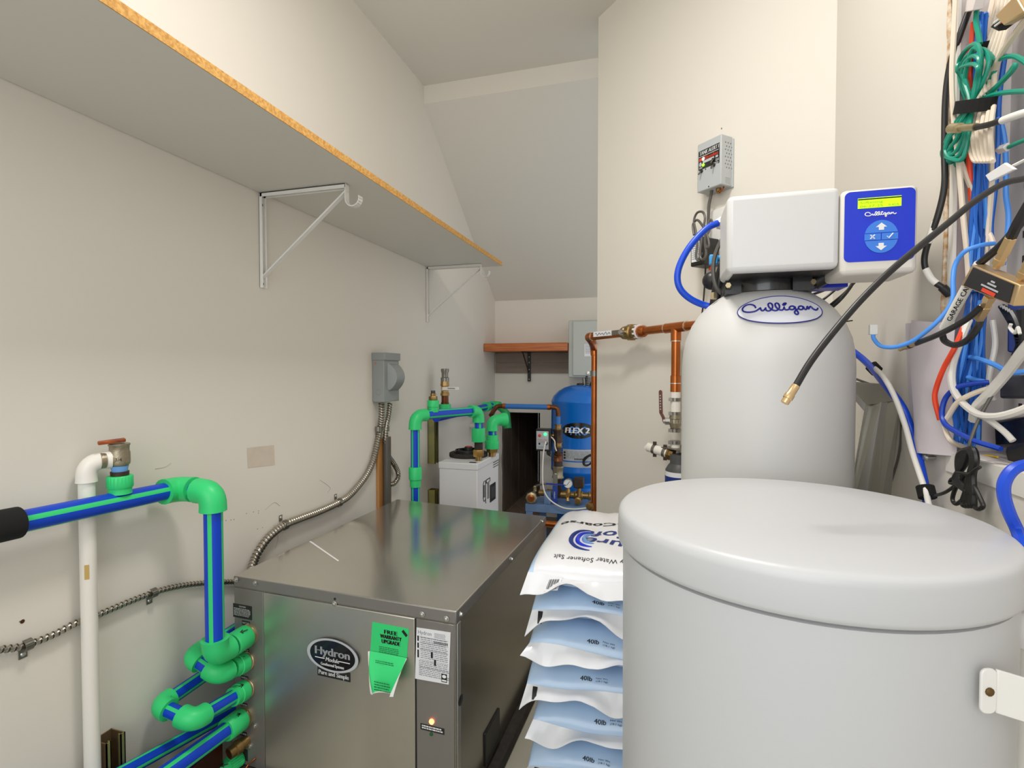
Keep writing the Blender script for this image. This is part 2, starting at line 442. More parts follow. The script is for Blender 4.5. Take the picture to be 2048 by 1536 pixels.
# ------------------------------------------------------------------ geothermal heat pump
HFL, HFR, HBR, HBL = (-1.063, 1.098), (-.4325, 1.067), (-.402, 1.86), (-1.045, 1.94)
hp = thing('heat_pump', 'large stainless steel heat pump cabinet with oval badge and green paper on its front', 'heat pump', (-.74, 1.45, .135))
FU = Vector((.9988, -.049, 0)); FN = Vector((-.049, -.9988, 0))
def quadz(c, z, grow=0.0):
    cx = sum(p[0] for p in c)/4; cy = sum(p[1] for p in c)/4
    return [V((p[0]+math.copysign(grow, p[0]-cx), p[1]+math.copysign(grow, p[1]-cy), z)) for p in c]
HC = [HFL, HFR, HBR, HBL]
MB('galv_side').hexa(quadz(HC, .135, -.001), quadz(HC, .622, -.001)).build('cabinet', hp, .004)
m = MB('galv_frame').hexa(quadz(HC, .6, .002), quadz(HC, .63, .002)); m.fm[1] = m.mi('stainless_top'); m.build('top_lid', hp, .003)['label'] = 'brushed stainless top lid with folded edge'
MB('stainless_top').flat([(-1.047,1.386,0.6304),(-0.8636,1.2639,0.6304),(-0.8618,1.2564,0.6304),(-1.0499,1.3802,0.6304)], 'paper_white').build('tape_strip', hp)
def fr(x, z, off=0.0): return V((x, 1.098-.049*(x+1.063), z))+FN*off
MB('galv_frame').slab([fr(-1.062, .137), fr(-.968, .137), fr(-.968, .599), fr(-1.062, .599)], FN*.003).build('port_strip', hp, .001)
MB('stainless').slab([fr(-.966, .137), fr(-.534, .137), fr(-.534, .599), fr(-.966, .599)], FN*.004).build('front_panel', hp, .0015)['label'] = 'brushed stainless front panel'
MB('galv_frame').slab([fr(-.530, .137), fr(-.436, .137), fr(-.436, .599), fr(-.530, .599)], FN*.003).build('control_strip', hp, .001)
MB('black_plastic').slab([fr(-.5345, .137), fr(-.5295, .137), fr(-.5295, .599), fr(-.5345, .599)], FN*.0012).build('panel_gap', hp)
for p in [(-1.0533,1.0975,0.6216),(-0.991,1.0945,0.6206),(-0.7505,1.0827,0.6022),(-0.5143,1.0711,0.6122),(-0.4544,1.0682,0.6111)]+[(-0.9997,1.0949,0.4804),(-1.0025,1.095,0.4082),(-1.0053,1.0952,0.337),(-1.0098,1.0954,0.2624),(-1.0142,1.0956,0.1915),(-1.0641,1.0981,0.1959),(-0.9986,1.0948,0.2478)]:
    MB('screw_steel').lathe(V(p)+FN*.003, FN, [(0, .0065), (.0015, .0065), (.002, .0045), (.005, .004), (.006, .002)], seg=12).build('screw', hp)
MB('black_plastic').lathe(V((-0.7504,1.0827,0.6132))+FN*.002, FN, [(0, .003), (.001, .003)], seg=10).build('screw_hole', hp)
for p in [(-0.43,1.0849,0.6156),(-0.414,1.4456,0.6158),(-0.404,1.8051,0.6256)]:
    MB('screw_steel').lathe(V(p)-Vector((.004, 0, 0)), (1, -.04, 0), [(0, .0065), (.004, .0065), (.006, .0045), (.010, .004), (.011, .002)], seg=12).build('screw', hp)
gx = V((-0.431,1.0591,0.4191))
MB('black_plastic').lathe(V((-.4305, 1.085, gx.z)), (1, -.04, 0), [(0, .012), (.002, .012), (.003, .009)], seg=18).build('grommet', hp)
s0 = V((-.4265, 1.235, .155)); MB('black_plastic').slab([s0, s0+V((.004, .11, 0)), s0+V((.004, .11, .085)), s0+V((0, 0, .085))], (.006, 0, 0)).build('side_handle', hp, .002)
# badge
bc = V((-0.7533,1.0828,0.4782)); bw = .0735; bh = .0405
b = MB('black_gloss').disc(bc+FN*.004, FU*bw, UP*bh, t=FN*.006, seg=48); b.ring(bc, FU*bw, UP*bh, .88, 'label_grey', 48, FN*.0104)
b.text('Hydron', bc+FN*.0106-UP*.002, FU, UP, .020, 'label_grey', w=.098, bold=.0011)
for a0, a1 in ((-.050, -.022), (.020, .050)): b.flat([bc+FN*.0106+FU*a0-UP*.0115, bc+FN*.0106+FU*a1-UP*.0115, bc+FN*.0106+FU*a1-UP*.0095, bc+FN*.0106+FU*a0-UP*.0095], 'ink_white')
b.text('Module', bc+FN*.0106-UP*.016, FU, UP, .0105, 'ink_white', w=.038, shear=.2, bold=.0004)
b.text('Geothermal Systems', bc+FN*.0106-UP*.0275, FU, UP, .0075, 'ink_white', w=.066, bold=.0004)
b.build('badge', hp)['label'] = 'oval black badge with silver rim and name'
tc = V((-0.7538,1.0828,0.4302))
b = MB('label_black').slab([tc+FU*x+UP*z+FN*.004 for x, z in ((-.047, -.011), (.047, -.011), (.047, .011), (-.047, .011))], FN*.0012)
b.text('Pure and Simple', tc+FN*.0055-UP*.006, FU, UP, .011, 'ink_white', w=.086, bold=.0005); b.build('motto_plate', hp)
# green paper notice with a curled lower flap
g = [V(p) for p in [(-0.6446,1.0775,0.5747),(-0.5478,1.0728,0.5735),(-0.5534,1.073,0.5064),(-0.6506,1.0778,0.5058)]]
b = MB('paper_green').slab([p+FN*.0042 for p in g], FN*.0006)
gu = (g[1]-g[0]).normalized(); gw = (g[1]-g[0]).length; gv = UP; gt = g[0]+(g[1]-g[0])*.5+FN*.0052
for k, s in enumerate(('FREE', 'WARRANTY', 'UPGRADE')): b.text(s, gt-UP*(.0215+.0115*k)+FU*.001, FU, UP, .0095, 'ink_black', w=(.034, .056, .048)[k], bold=.0009)
b.lines(g[0]+FU*.018-UP*.054+FN*.0052, FU, UP, .052, .02, 5, 'ink_green', 3)
dc = g[1]-FU*.011-UP*.012+FN*.0052; b.flat([dc+FU*x*.009+UP*z*.009 for x, z in ((-.9, .35), (-.35, .9), (.9, -.35), (.35, -.9))], 'ink_black')
b.build('notice_sheet', hp)['label'] = 'bright green notice sheet'
b = MB('paper_green'); n = 8; rows = []
p0, p1 = g[3]+FN*.006, g[2]+FN*.006; q0, q1 = [V(p) for p in [(-0.6256,1.0546,0.4317),(-0.5644,1.0476,0.4393)]]
for j in range(7):
    s = j/6; a = p0.lerp(q0, s); c = p1.lerp(q1, s); row = []
    for i in range(n+1):
        f = i/n; e = abs(f-.5)*2; row.append(a.lerp(c, f)+FN*(.010*math.sin(s*2.2)+.013*s*e**3))
    rows.append(row)
b.add([p for r in rows for p in r], [(j*(n+1)+i, j*(n+1)+i+1, (j+1)*(n+1)+i+1, (j+1)*(n+1)+i) for j in range(6) for i in range(n)])
for side in (0, n):                                    # white reverse side of the rolled edges
    sg = -1 if side == 0 else 1; A = [r[side]+FN*.0015 for r in rows]
    Bq = [r[side]+FU*(-sg*.011*(j/6)+sg*.003)+FN*.004 for j, r in enumerate(rows)]
    b.add(A+Bq, [(i, i+1, 7+i+1, 7+i) for i in range(6)], 'paper_white')
A = [p-UP*.003 for p in rows[6]]; b.add(rows[6]+A, [(i, i+1, n+1+i+1, n+1+i) for i in range(n)], 'paper_white')
o_ = rows[1][1]+FN*.004
b.lines(o_+FU*.006, FU, UP, .05, .034, 8, 'ink_green', 4)
b.lines(rows[4][1]+FN*.006+FU*.004, FU, UP, .042, .024, 4, 'ink_green', 7)
b.build('notice_flap', hp)['label'] = 'curled lower half of the green notice showing white edges'
# data plate
d = [V(p)+FN*.0038 for p in [(-0.5285,1.0718,0.5801),(-0.4435,1.0676,0.5823),(-0.4488,1.0679,0.4638),(-0.533,1.072,0.4613)]]
b = MB('label_white').slab(d, FN*.0006); e = FN*.0010
dw = (d[1]-d[0]).length; b.text('Hydron', d[0]+e+FU*.021-UP*.0135, FU, UP, .009, 'ink_grey', w=.034)
b.lines(d[0]+e+FU*.045-UP*.006, FU, UP, .028, .012, 4, 'ink_grey', 11)
b.lines(d[0]+e+FU*.010-UP*.020, FU, UP, .068, .050, 12, 'ink_grey', 12); b.lines(d[0]+e+FU*.006-UP*.074, FU, UP, .076, .036, 9, 'ink_grey', 13)
for k in range(16):
    x = .044+.0022*k; b.flat([d[0]+e+FU*x-UP*z for z in (.030, .024)]+[d[0]+e+FU*(x+.0012)-UP*z for z in (.024, .030)], 'ink_black')
for z0, z1 in ((.018, .030), (.034, .046), (.050, .068)): b.flat([d[0]+e+FU*x-UP*z for x, z in ((.002, z0), (.006, z0), (.006, z1), (.002, z1))], 'ink_black')
for x0, z0 in ((.036, .050), (.044, .066)): b.flat([d[0]+e+FU*x-UP*z for x, z in ((x0, z0), (x0+.005, z0), (x0+.005, z0+.014), (x0, z0+.014))], 'ink_black')
for z in (.019, .032, .047, .071, .088): b.flat([d[0]+e+FU*.008-UP*z, d[0]+e+FU*.079-UP*z, d[0]+e+FU*.079-UP*(z+.0007), d[0]+e+FU*.008-UP*(z+.0007)], 'ink_grey')
b.flat([d[0]+e+FU*x-UP*z for x, z in ((.062, .094), (.076, .094), (.076, .113), (.062, .113))], 'ink_black')
b.disc(d[0]+e*1.2+FU*.069-UP*.1, FU*.005, UP*.004, 'ink_white', 14); b.flat([d[0]+e*1.2+FU*x-UP*z for x, z in ((.0635, .1075), (.0745, .1075), (.0745, .111), (.0635, .111))], 'ink_white')
b.build('data_plate', hp)['label'] = 'white printed data plate'
rl = V((-0.4914,1.07,0.3704)); MB('led_red').lathe(rl+FN*.003, FN, [(0, .006), (.003, .006), (.005, .003)], seg=16).build('status_light', hp)['label'] = 'glowing red status light'
gl = V((-0.4928,1.0701,0.3412)); MB('ink_green').lathe(gl+FN*.003, FN, [(0, .004), (.002, .004), (.003, .002)], seg=12).build('status_light', hp)['label'] = 'unlit dark green status light'
lc = V((-0.4902,1.0699,0.3533)); b = MB('label_black').slab([lc+FU*x+UP*z+FN*.003 for x, z in ((-.030, -.007), (.030, -.007), (.030, .007), (-.030, .007))], FN*.0006)
b.lines(lc+FN*.0042-FU*.026+UP*.005, FU, UP, .052, .010, 2, 'ink_white', 21, .6); b.build('light_label', hp)
for k, (c, w, h, s) in enumerate([((-1.0348,1.0966,0.5402),0.062,0.036,''),((-1.0238,1.0961,0.5118),0.026,0.011,'HEAT OUT'),((-1.0266,1.0962,0.4406),0.024,0.01,'WATER OUT'),((-1.0311,1.0964,0.3674),0.024,0.01,'WATER IN'),((-1.034,1.0966,0.2956),0.022,0.01,'LOOP IN'),((-1.0369,1.0967,0.2181),0.022,0.012,'HOT WATER'),((-1.0329,1.0965,0.1633),0.018,0.03,'')]):
    c = V(c)+FN*.003; b = MB('label_black').slab([c+FU*x*w/2+UP*z*h/2 for x, z in ((-1, -1), (1, -1), (1, 1), (-1, 1))], FN*.0005)
    if k == 0:
        b.text('CAUTION', c+FN*.0007+UP*.0105, FU, UP, .0042, 'ink_white', w=.022); b.lines(c+FN*.0007-FU*.028+UP*.007, FU, UP, .054, .021, 6, 'ink_white', 33)
    elif s: b.text(s, c+FN*.0007-UP*.0022, FU, UP, .0045, 'ink_white', w=w*.86)
    b.build('port_label', hp)
MB('stainless').slab([(-.434, 1.071, .137), (-.4325, 1.09, .137), (-.4325, 1.09, .60), (-.434, 1.071, .60)], (.004, -.002, 0)).build('corner_strip', hp, .002)
PADC = [(-1.055, 1.07), (-.405, 1.04), (-.368, 1.88), (-1.04, 1.97)]
tag(MB('rubber').hexa(quadz(PADC, FZ), quadz(PADC, .135)).build('equipment_pad', bevel=.006), 'dark rubber pad under the stainless heat pump', 'pad')
# ------------------------------------------------------------------ blue and green pipes in front of the heat pump
def arrow(m, c, u, v, s, ink='ink_black'):
    m.tube([c-u*s, c+u*s], s*.14, ink, 5); m.tube([c+u*s*.2+v*s*.6, c+u*s, c+u*s*.2-v*s*.6], s*.14, ink, 5)
YD = Vector((0, -1, 0))
rp, rf = .0205, .0292
v0 = V((-1.013, .985, .487)); v1 = V((-1.013, .985, .877)); v2 = V((-1.112, .985, .879)); v3 = V((-1.108, -.75, .934))
t = thing('supply_pipe', 'thick blue pipe with green stripes dropping along the wall to the topmost heat pump port', 'pipe', (-1.013, .985, .44))
ppr(v3, v2-(v2-v3).normalized()*.03, rp, 4).build('pipe', t)
ppr(v2+V((.02, 0, 0)), v1-V((.02, 0, 0)), rp*.98, 1).build('pipe', t)
ppr(v1-UP*.02, v0+UP*.02, rp, 4).build('pipe', t)
ppr(v0-YD*.02, V((-1.013, 1.045, .485)), rp*.95, 7).build('pipe', t)
MB('green_ppr').elbow(v2, v3-v2, (1, 0, 0), .043, rf, lip=1.02).build('elbow', t)
MB('green_ppr').elbow(v1, (-1, 0, 0), (0, 0, -1), .045, rf, lip=1.02).build('elbow', t)
MB('green_ppr').elbow(v0, (0, 0, 1), (0, 1, 0), .040, rf, lip=1.06).build('elbow', t)
m = MB('green_ppr').lathe(V((-1.013, 1.035, .485)), (0, 1, 0), [(0, .026), (.003, .0285), (.044, .0285), (.047, .027)])
arrow(m, V((-1.0, 1.058, .485))+V((.002, -.0, .0265)), V((-.6, -.8, -.1)), V((.8, -.6, -.3)), .009); m.build('coupling', t)
MB('brass_pale').lathe(V((-1.013, 1.078, .484)), (0, 1, 0), [(0, .024), (.012, .024), (.013, .027), (.018, .027)]).build('port_ring', t)
MB('black_fabric').tube([v3, v3.lerp(v2, 1.405/1.735)], .0285, seg=24).build('foam_sleeve', t)['label'] = 'black foam insulation sleeve'
# port 2 loop
def loop(label, P, E1, E2, back, r, f, ph):
    P, E1, E2, back = V(P), V(E1), V(E2), V(back)
    t = thing('loop_pipe', label, 'pipe', (E1.x, E1.y, E1.z-.03))
    d = (E1-P).normalized()
    m = MB('green_ppr').lathe(P-d*.002, d, [(.014, f*.98), (.015, f*1.06), (.036, f*1.06), (.037, f*.98), (.052, f*.97)])
    return t, P, E1, E2, back, d, m
t, P, E1, E2, bk, d, m = loop('blue green pipe looping back from the second heat pump port', (-1.019, 1.092, .414), (-1.022, 1.003, .428), (-1.104, 1.004, .459), (-1.100, 1.93, .475), .0168, .0235, 2)
arrow(m, P+d*.026+V((.008, -.004, .0225)), V((-.6, -.8, .1)), V((.8, -.6, -.3)), .008); m.build('coupling', t)
MB('green_ppr').elbow(E1, P-E1, E2-E1, .031, .0245).build('elbow', t)
ppr(E1+(E2-E1)*.3, E1+(E2-E1)*.7, .0165, 5).build('pipe', t)
MB('green_ppr').elbow(E2, E1-E2, bk-E2, .029, .0245).build('elbow', t)
ppr(E2+(bk-E2).normalized()*.02, bk, .0165, 0).build('pipe', t)
MB('brass_pale').lathe(P+d*.016, -d, [(0, .022), (.010, .022), (.011, .0235), (.020, .0235)]).build('port_ring', t)
t, P, E1, E2, bk, d, m = loop('blue green pipe looping back from the third heat pump port', (-1.02, 1.092, .343), (-1.022, .930, .362), (-1.122, .932, .378), (-1.118, 1.93, .40), .0168, .0235, 2)
arrow(m, P+d*.03+V((.008, -.004, .0225)), V((.6, .8, .1)), V((.8, -.6, -.3)), .008); m.build('coupling', t)
ppr(P+d*.045, E1-d*.02, .0165, 3).build('pipe', t)
MB('green_ppr').elbow(E1, P-E1, E2-E1, .034, .0245).build('elbow', t)
ppr(E1+(E2-E1)*.3, E1+(E2-E1)*.75, .0165, 5).build('pipe', t)
MB('green_ppr').elbow(E2, E1-E2, bk-E2, .029, .0245).build('elbow', t)
ppr(E2+(bk-E2).normalized()*.02, bk, .0165, 0).build('pipe', t)
MB('brass_pale').lathe(P+d*.016, -d, [(0, .022), (.010, .022), (.011, .0235), (.020, .0235)]).build('port_ring', t)
# port 4 and the pipe behind it
t = thing('return_pipe', 'thick blue pipe with green stripes running to the fourth heat pump port', 'pipe', (-1.06, .8, .26))
P = V((-1.028, 1.092, .268)); Q = V((-1.118, -.25, .309)); d = (Q-P).normalized()
m = MB('green_ppr').lathe(P, d, [(.012, .026), (.014, .0275), (.060, .0275), (.062, .026)]); arrow(m, P+d*.03+V((.009, -.006, .0255)), V((.6, .8, .1)), V((.8, -.6, -.3)), .008); m.build('coupling', t)
ppr(P+d*.05, Q, .0200, 4).build('pipe', t)
MB('brass_pale').lathe(P+d*.016, -d, [(0, .022), (.010, .022), (.011, .0255), (.019, .0255)]).build('port_ring', t)
tag(ppr((-1.112, 1.5, .165), (-1.109, -.1, .48), .0148, 2).build('return_pipe'), 'thinner blue green striped pipe lying furthest back against the wall', 'pipe')
# brass stub and small green plug
t = thing('brass_stub', 'corroded brass pipe stub below the fourth port of the heat pump', 'fitting', tuple((-1.0273,1.0963,0.1991)))
P = V((-1.0273,1.0962,0.2017))
MB('brass').lathe(P, (-.25, -.95, -.1), [(0, .014), (.02, .014), (.021, .018), (.034, .018), (.036, .0145), (.05, .0145)]).build('stub', t)
MB('rubber').lathe(P+V((-.0125, -.0475, -.005)), (-.25, -.95, -.1), [(0, .012), (.001, .012)], 'copper_dark').build('bore', t)
t = thing('drain_plug', 'small ribbed green plug with an arrow at the lowest port', 'fitting', tuple((-1.0533,1.0975,0.1423)))
P = V((-1.0464,1.0972,0.1547)); ax = V((-.35, -.9, -.12))
m = MB('green_ppr'); x, y, dd = frame(ax); pr = []
m.tube([P, P+dd*.006, P+dd*.032], [.016, .0195, .0195], seg=48, prof=lambda i, a, r: r*(1+.045*math.cos(24*a))); m.build('ribbed_cap', t)
m = MB('green_ppr').hexnut(P+dd*.032, dd, .0185, .03); arrow(m, P+dd*.045+V((.009, -.008, .0165)), V((-.6, -.8, .1)), V((.8, -.6, -.3)), .008); m.build('nut', t)
tag(MB('copper').tube(spline([tuple((-0.9978,1.0908,0.1627)), tuple((-1.0004,1.0799,0.161)), tuple((-1.0006,1.0649,0.1603)), tuple((-1.0056,1.0602,0.1473))]), .0022).build('copper_wire'), 'thin bare copper wire leaving the lower front of the heat pump', 'wire')
tag(MB('dark_panel').slab([(-1.072, 1.05, FZ), (-1.072, .55, FZ), (-1.072, .55, .20), (-1.072, 1.05, .225)], (.012, 0, 0)).build('brown_panel', bevel=.002), 'glossy dark brown panel standing on the floor beneath the blue return pipe', 'panel')
# ------------------------------------------------------------------ relief valve and white drain pipe
rv = thing('relief_valve', 'small brass relief valve with rusty lever on the blue pipe', 'valve', (-1.11, .80, .90))
cx = V((-1.11,0.8393,0.9022))
c0 = V((-1.1095, cx.y, .888))
m = MB('green_ppr').lathe(c0+UP*.012, UP, [(0, .0215), (.012, .021), (.014, .0215)]); m.build('saddle', rv)
m = MB('green_ppr').tube([c0+UP*.024, c0+UP*.027, c0+UP*.049, c0+UP*.051], [.0215, .0235, .0235, .022], seg=72, prof=lambda i, a, r: r*(1+(.02*math.cos(24*a) if 0 < i < 3 else 0))); m.build('ribbed_collar', rv)
MB('iron_dark').lathe(c0+UP*.050, UP, [(0, .0165), (.010, .017)], seg=20).build('bushing', rv)
MB('tape_blue').lathe(c0+UP*.060, UP, [(0, .014), (.012, .0165)], seg=20).build('tape_wrap', rv)
m = MB('bronze_valve').lathe(c0+UP*.070, UP, [(0, .013), (.006, .019), (.010, .0195), (.030, .0195), (.034, .018), (.044, .018), (.046, .0195), (.049, .0195), (.050, .017)])
m.lathe(c0+UP*.087, (-.36, -.93, 0), [(.006, .017), (.024, .0145), (.025, .0165), (.034, .0165)], seg=20)
nn = V((.62, -.78, 0)).normalized(); uu = V((.78, .62, 0)).normalized()
m.text('1-3/4', c0+UP*.084+nn*.0197, uu, UP, .007, 'ink_black', w=.018); m.build('valve_body', rv)
hb = c0+UP*.121; MB('rust_handle').slab([hb+V((-.012, -.036, 0))+V((.010, -.006, 0)), hb+V((-.012, -.036, 0))-V((.006, -.004, 0)), hb+V((.004, .010, .002))-V((.010, -.006, 0)), hb+V((.004, .010, .002))+V((.010, -.006, 0))], UP*.007).build('lever', rv, .0015)['label'] = 'rusty orange lever'
px_ = V((-1.137,0.7911,0.7917)); ze = c0.z+.087
pv = thing('drain_pipe', 'white plastic drain pipe standing against the left wall', 'pipe', (px_.x, px_.y, FZ))
MB('pvc_white').cyl((px_.x, px_.y, FZ), (px_.x, px_.y, ze-.02), .0145, seg=24).build('pipe', pv)
MB('pvc_white').elbow((px_.x, px_.y, ze), (0, 0, -1), (c0-V((px_.x, px_.y, c0.z))).normalized(), .042, .0182, lip=1.04).build('elbow', pv)
m = MB('pvc_print'); q = px_+V((.0103, -.0103, 0))
m.flat([V((q.x, q.y, z))+V((.7, .7, 0))*x*.004 for x, z in ((-1, .735), (1, .735), (1, .765), (-1, .765))])
m.build('print_mark', pv)
# ------------------------------------------------------------------ steel strut at the bottom left, conduits
def strut(label, x0, y, w, z0, z1, dpt, name='strut_channel', ma='zinc_yellow', mb_='zinc_brown', side=None):
    m = MB(mb_); th = .0025; X = x0
    m.box2((X, y-w/2, z0), (X+th, y+w/2, z1))
    m.box2((X, y-w/2, z0), (X+dpt, y-w/2+th, z1), side or mb_).box2((X, y+w/2-th, z0), (X+dpt, y+w/2, z1), mb_)
    m.box2((X+dpt-th, y-w/2, z0), (X+dpt, y-w/2+.010, z1), ma).box2((X+dpt-th, y+w/2-.010, z0), (X+dpt, y+w/2, z1), ma)
    m.box2((X+dpt-.008, y-w/2+.008, z0), (X+dpt, y-w/2+.010, z1), ma).box2((X+dpt-.008, y+w/2-.010, z0), (X+dpt, y+w/2-.008, z1), ma)
    return tag(m.build(name), label, 'channel')
sy = (-1.147,0.8316,0.3503)
strut('short zinc plated strut channel on the wall at the lower left', XL+.001, sy[1], .041, FZ, sy[2]+.02, .041)
conduits = [(-1.155,0.627,0.6631),(-1.155,0.6639,0.6485),(-1.155,0.6915,0.6409),(-1.155,0.7384,0.639),(-1.155,0.7754,0.6427),(-1.155,0.8252,0.6399),(-1.155,0.8854,0.6389),(-1.155,0.9458,0.6356),(-1.155,1.0053,0.6261),(-1.155,1.0781,0.606),(-1.155,1.1801,0.5699),(-1.155,1.2501,0.5394),(-1.155,1.3746,0.4678)]
tag(flex(conduits, .0063).build('flexible_conduit'), 'thin flexible metal conduit running low across the left wall', 'conduit')
c2 = [(-1.139,1.9799,1.025),(-1.141,1.9828,0.9737),(-1.151,1.9869,0.9132),(-1.151,1.9616,0.8481),(-1.151,1.9248,0.7801),(-1.151,1.8667,0.7288),(-1.151,1.7595,0.6821),(-1.151,1.6781,0.671),(-1.151,1.5744,0.668),(-1.151,1.4682,0.6705),(-1.151,1.3914,0.6708),(-1.151,1.329,0.6546),(-1.151,1.2869,0.6282),(-1.151,1.2624,0.6006),(-1.137,1.231,0.5723)]
tag(flex(c2, .0115).build('flexible_conduit'), 'thick flexible metal conduit sweeping down from the grey disconnect box to the heat pump', 'conduit')
c3 = [(-1.137,2.0488,1.021),(-1.137,2.035,0.9695),(-1.137,2.0128,0.9109),(-1.141,2.0148,0.8412),(-1.143,2.0393,0.7939),(-1.143,2.0832,0.7536),(-1.143,2.124,0.708),(-1.141,2.1246,0.6784),(-1.143,2.1003,0.6605),(-1.149,2.0794,0.6555),(-1.163,2.0822,0.6519)]
tag(flex(c3, .0102).build('flexible_conduit'), 'short flexible metal conduit curling from the disconnect box into the wall', 'conduit')
def clamp_at(p, up, label, r=.008):
    p = V(p); t = thing('conduit_clamp', label, 'clamp', tuple(p), 'conduit clamps on the left wall')
    s = 1 if up else -1
    m = MB('zinc_strap'); pts = [(r*1.25*math.cos(a), r*1.25*math.sin(a)) for a in [math.pi*k/8 for k in range(9)]]
    # hoop standing off the wall round the conduit
    for k in range(8):
        (a0, b0), (a1, b1) = pts[k], pts[k+1]
        A = V((p.x+b0, p.y, p.z+a0)); Bq = V((p.x+b1, p.y, p.z+a1)); e = V((0, .007, 0)); n = V((b0+b1, 0, a0+a1)).normalized()*.0016
        m.slab([A-e, A+e, Bq+e, Bq-e], n)
    m.build('hoop', t)
    zz = p.z+s*(r+.011); MB('zinc_strap').slab([(XL+.001, p.y-.007, p.z+s*r), (XL+.001, p.y+.007, p.z+s*r), (XL+.001, p.y+.007, zz+s*.008), (XL+.001, p.y-.007, zz+s*.008)], (.0015, 0, 0)).build('tab', t)
    MB('screw_steel').lathe((XL+.002, p.y, zz), (1, 0, 0), [(0, .005), (.002, .004), (.003, .002)], seg=10).build('screw', t)
clamp_at((-1.155,0.6899,0.6417), False, 'small conduit clamp nearest the left picture edge on the thin conduit')
clamp_at((-1.155,0.9458,0.6356), False, 'small conduit clamp on the thin conduit between the drain pipe and the blue pipe')
clamp_at((-1.153,1.3938,0.6699), True, 'conduit clamp on the thick conduit just above the heat pump edge', .012)
clamp_at((-1.153,1.6873,0.6704), True, 'conduit clamp on the thick conduit below the disconnect box', .012)
p1, p2 = V((-1.151,1.9746,0.9146)), V((-1.137,2.0171,0.9104))
m = MB('zinc_strap')
for p, r in ((p1, .0135), (p2, .012)): m.lathe(p-UP*.010, UP, [(0, r), (.020, r)], seg=20)
m.slab([p1+V((0, .01, -.008)), p2+V((0, -.01, -.008)), p2+V((0, -.01, .008)), p1+V((0, .01, .008))], (.003, 0, 0))
tag(m.build('conduit_clamp'), 'double strap joining the two conduits under the disconnect box', 'clamp')
# disconnect box
y0, y1, z0, z1, dp = 1.952, 2.082, 1.03, 1.238, .057
db = thing('disconnect_box', 'grey electrical disconnect box with a bulged handle cover on the left wall', 'electrical box', (XL, 2.02, z0))
MB('grey_box').box2((XL+.001, y0, z0), (XL+dp, y1, z1-.018)).build('box', db, .003)
MB('grey_box').box2((XL+.001, y0-.003, z1-.032), (XL+dp+.006, y1+.003, z1)).build('hood', db, .002)
m = MB('grey_box'); P = []
for k in range(17):
    s = k/16; P.append((z0+.045+s*.125, .040*math.sin(math.pi*min(1, s*1.05))**.75 if 0 < s < .95 else 0.0))
for k in range(16):
    (za, da), (zb, db_) = P[k], P[k+1]; ya, yb = y0+.034, y1-.016; sx = XL+dp-.001
    m.hexa([(sx, ya-.006, za), (sx, yb+.004, za), (sx, yb+.004, zb), (sx, ya-.006, zb)], [(sx+da, ya+da*.12, za), (sx+da, yb-da*.12, za), (sx+db_, yb-db_*.12, zb), (sx+db_, ya+db_*.12, zb)])
m.build('handle_cover', db, flat=False, angle=25)
MB('grey_box').ring((XL+.030, y0-.0006, z0+.042), (.012, 0, 0), (0, 0, .012), .88, 'ink_grey').build('knockout', db)
MB('label_red').flat([(XL+.016, y0-.0005, z1-.05), (XL+.019, y0-.0005, z1-.05), (XL+.019, y0-.0005, z1-.04), (XL+.016, y0-.0005, z1-.04)]).build('red_mark', db)
# wood strip and dark conduit
a = (-1.147,1.9925,0.5854); bq = V((-1.147,1.9961,0.8694))
wy = (-1.167,1.9787,0.695)[1]; wy2 = (-1.167,2.0501,0.6806)[1]
tag(MB('wood_tan').box2((XL+.001, wy, FZ), (XL+.012, wy2+.04, bq.z)).build('wood_strip', bevel=.002), 'tan wood strip on the left wall behind the dark conduit', 'strip')
pc = V((-1.137,2.0192,0.7321))
t = thing('electrical_conduit', 'dark rigid conduit standing on end in front of the tan wood strip', 'conduit', (pc.x, pc.y, FZ))
MB('cable_grey').cyl((pc.x, pc.y, FZ), (pc.x, pc.y, (-1.137,2.0209,0.8753)[2]), .0165, seg=20).build('tube', t)
# ------------------------------------------------------------------ rear corner: shelf, boards, control box
t = thing('wood_shelf', 'orange brown wooden shelf across the back wall', 'shelf', (-.85, 3.52, 1.29))
MB('wood_shelf').box2((XL+.002, 3.39, 1.2925), (-.588, YB-.0005, 1.347)).build('board', t, .003)
m = MB('black_plastic'); xb = (-0.9034,3.6509,1.2025)[0]
m.box2((xb-.012, YB-.026, 1.085), (xb+.012, YB-.021, 1.292)).box2((xb-.012, 3.44, 1.288), (xb+.012, YB-.021, 1.292))
a = V((xb-.004, YB-.024, 1.15)); c = V((xb-.004, 3.46, 1.286)); m.tube([a, c], .005, seg=8); m.build('bracket', t)['label'] = 'black metal bracket under the board'
m = MB('screw_steel')
for z in (1.10, 1.17, 1.22, 1.26): MB('screw_steel').lathe((xb, YB-.026, z), (0, -1, 0), [(0, .005), (.002, .004), (.003, .002)], seg=8).build('screw', t)
for z0, z1, lb in ((1.145, 1.215, 'lower weathered grey brown backing board under the wooden shelf'), (1.219, 1.2905, 'upper weathered grey brown backing board right under the wooden shelf')):
    tag(MB('wood_board').box2((-1.158, YB-.021, z0), (-.42, YB-.0005, z1)).build('backing_board', bevel=.002), lb, 'board', 'backing boards under the wooden shelf')
cb = thing('control_box', 'tall pale grey control box on the back wall beside the angled wall', 'control box', (-.45, 3.56, 1.117))
MB('grey_ctrl').box2((-.586, 3.42, 1.117), (-.30, YB-.0225, 1.493)).build('box', cb, .006)
MB('grey_ctrl').box2((-.555, 3.405, 1.13), (-.30, 3.421, 1.485)).build('front_cover', cb, .004)
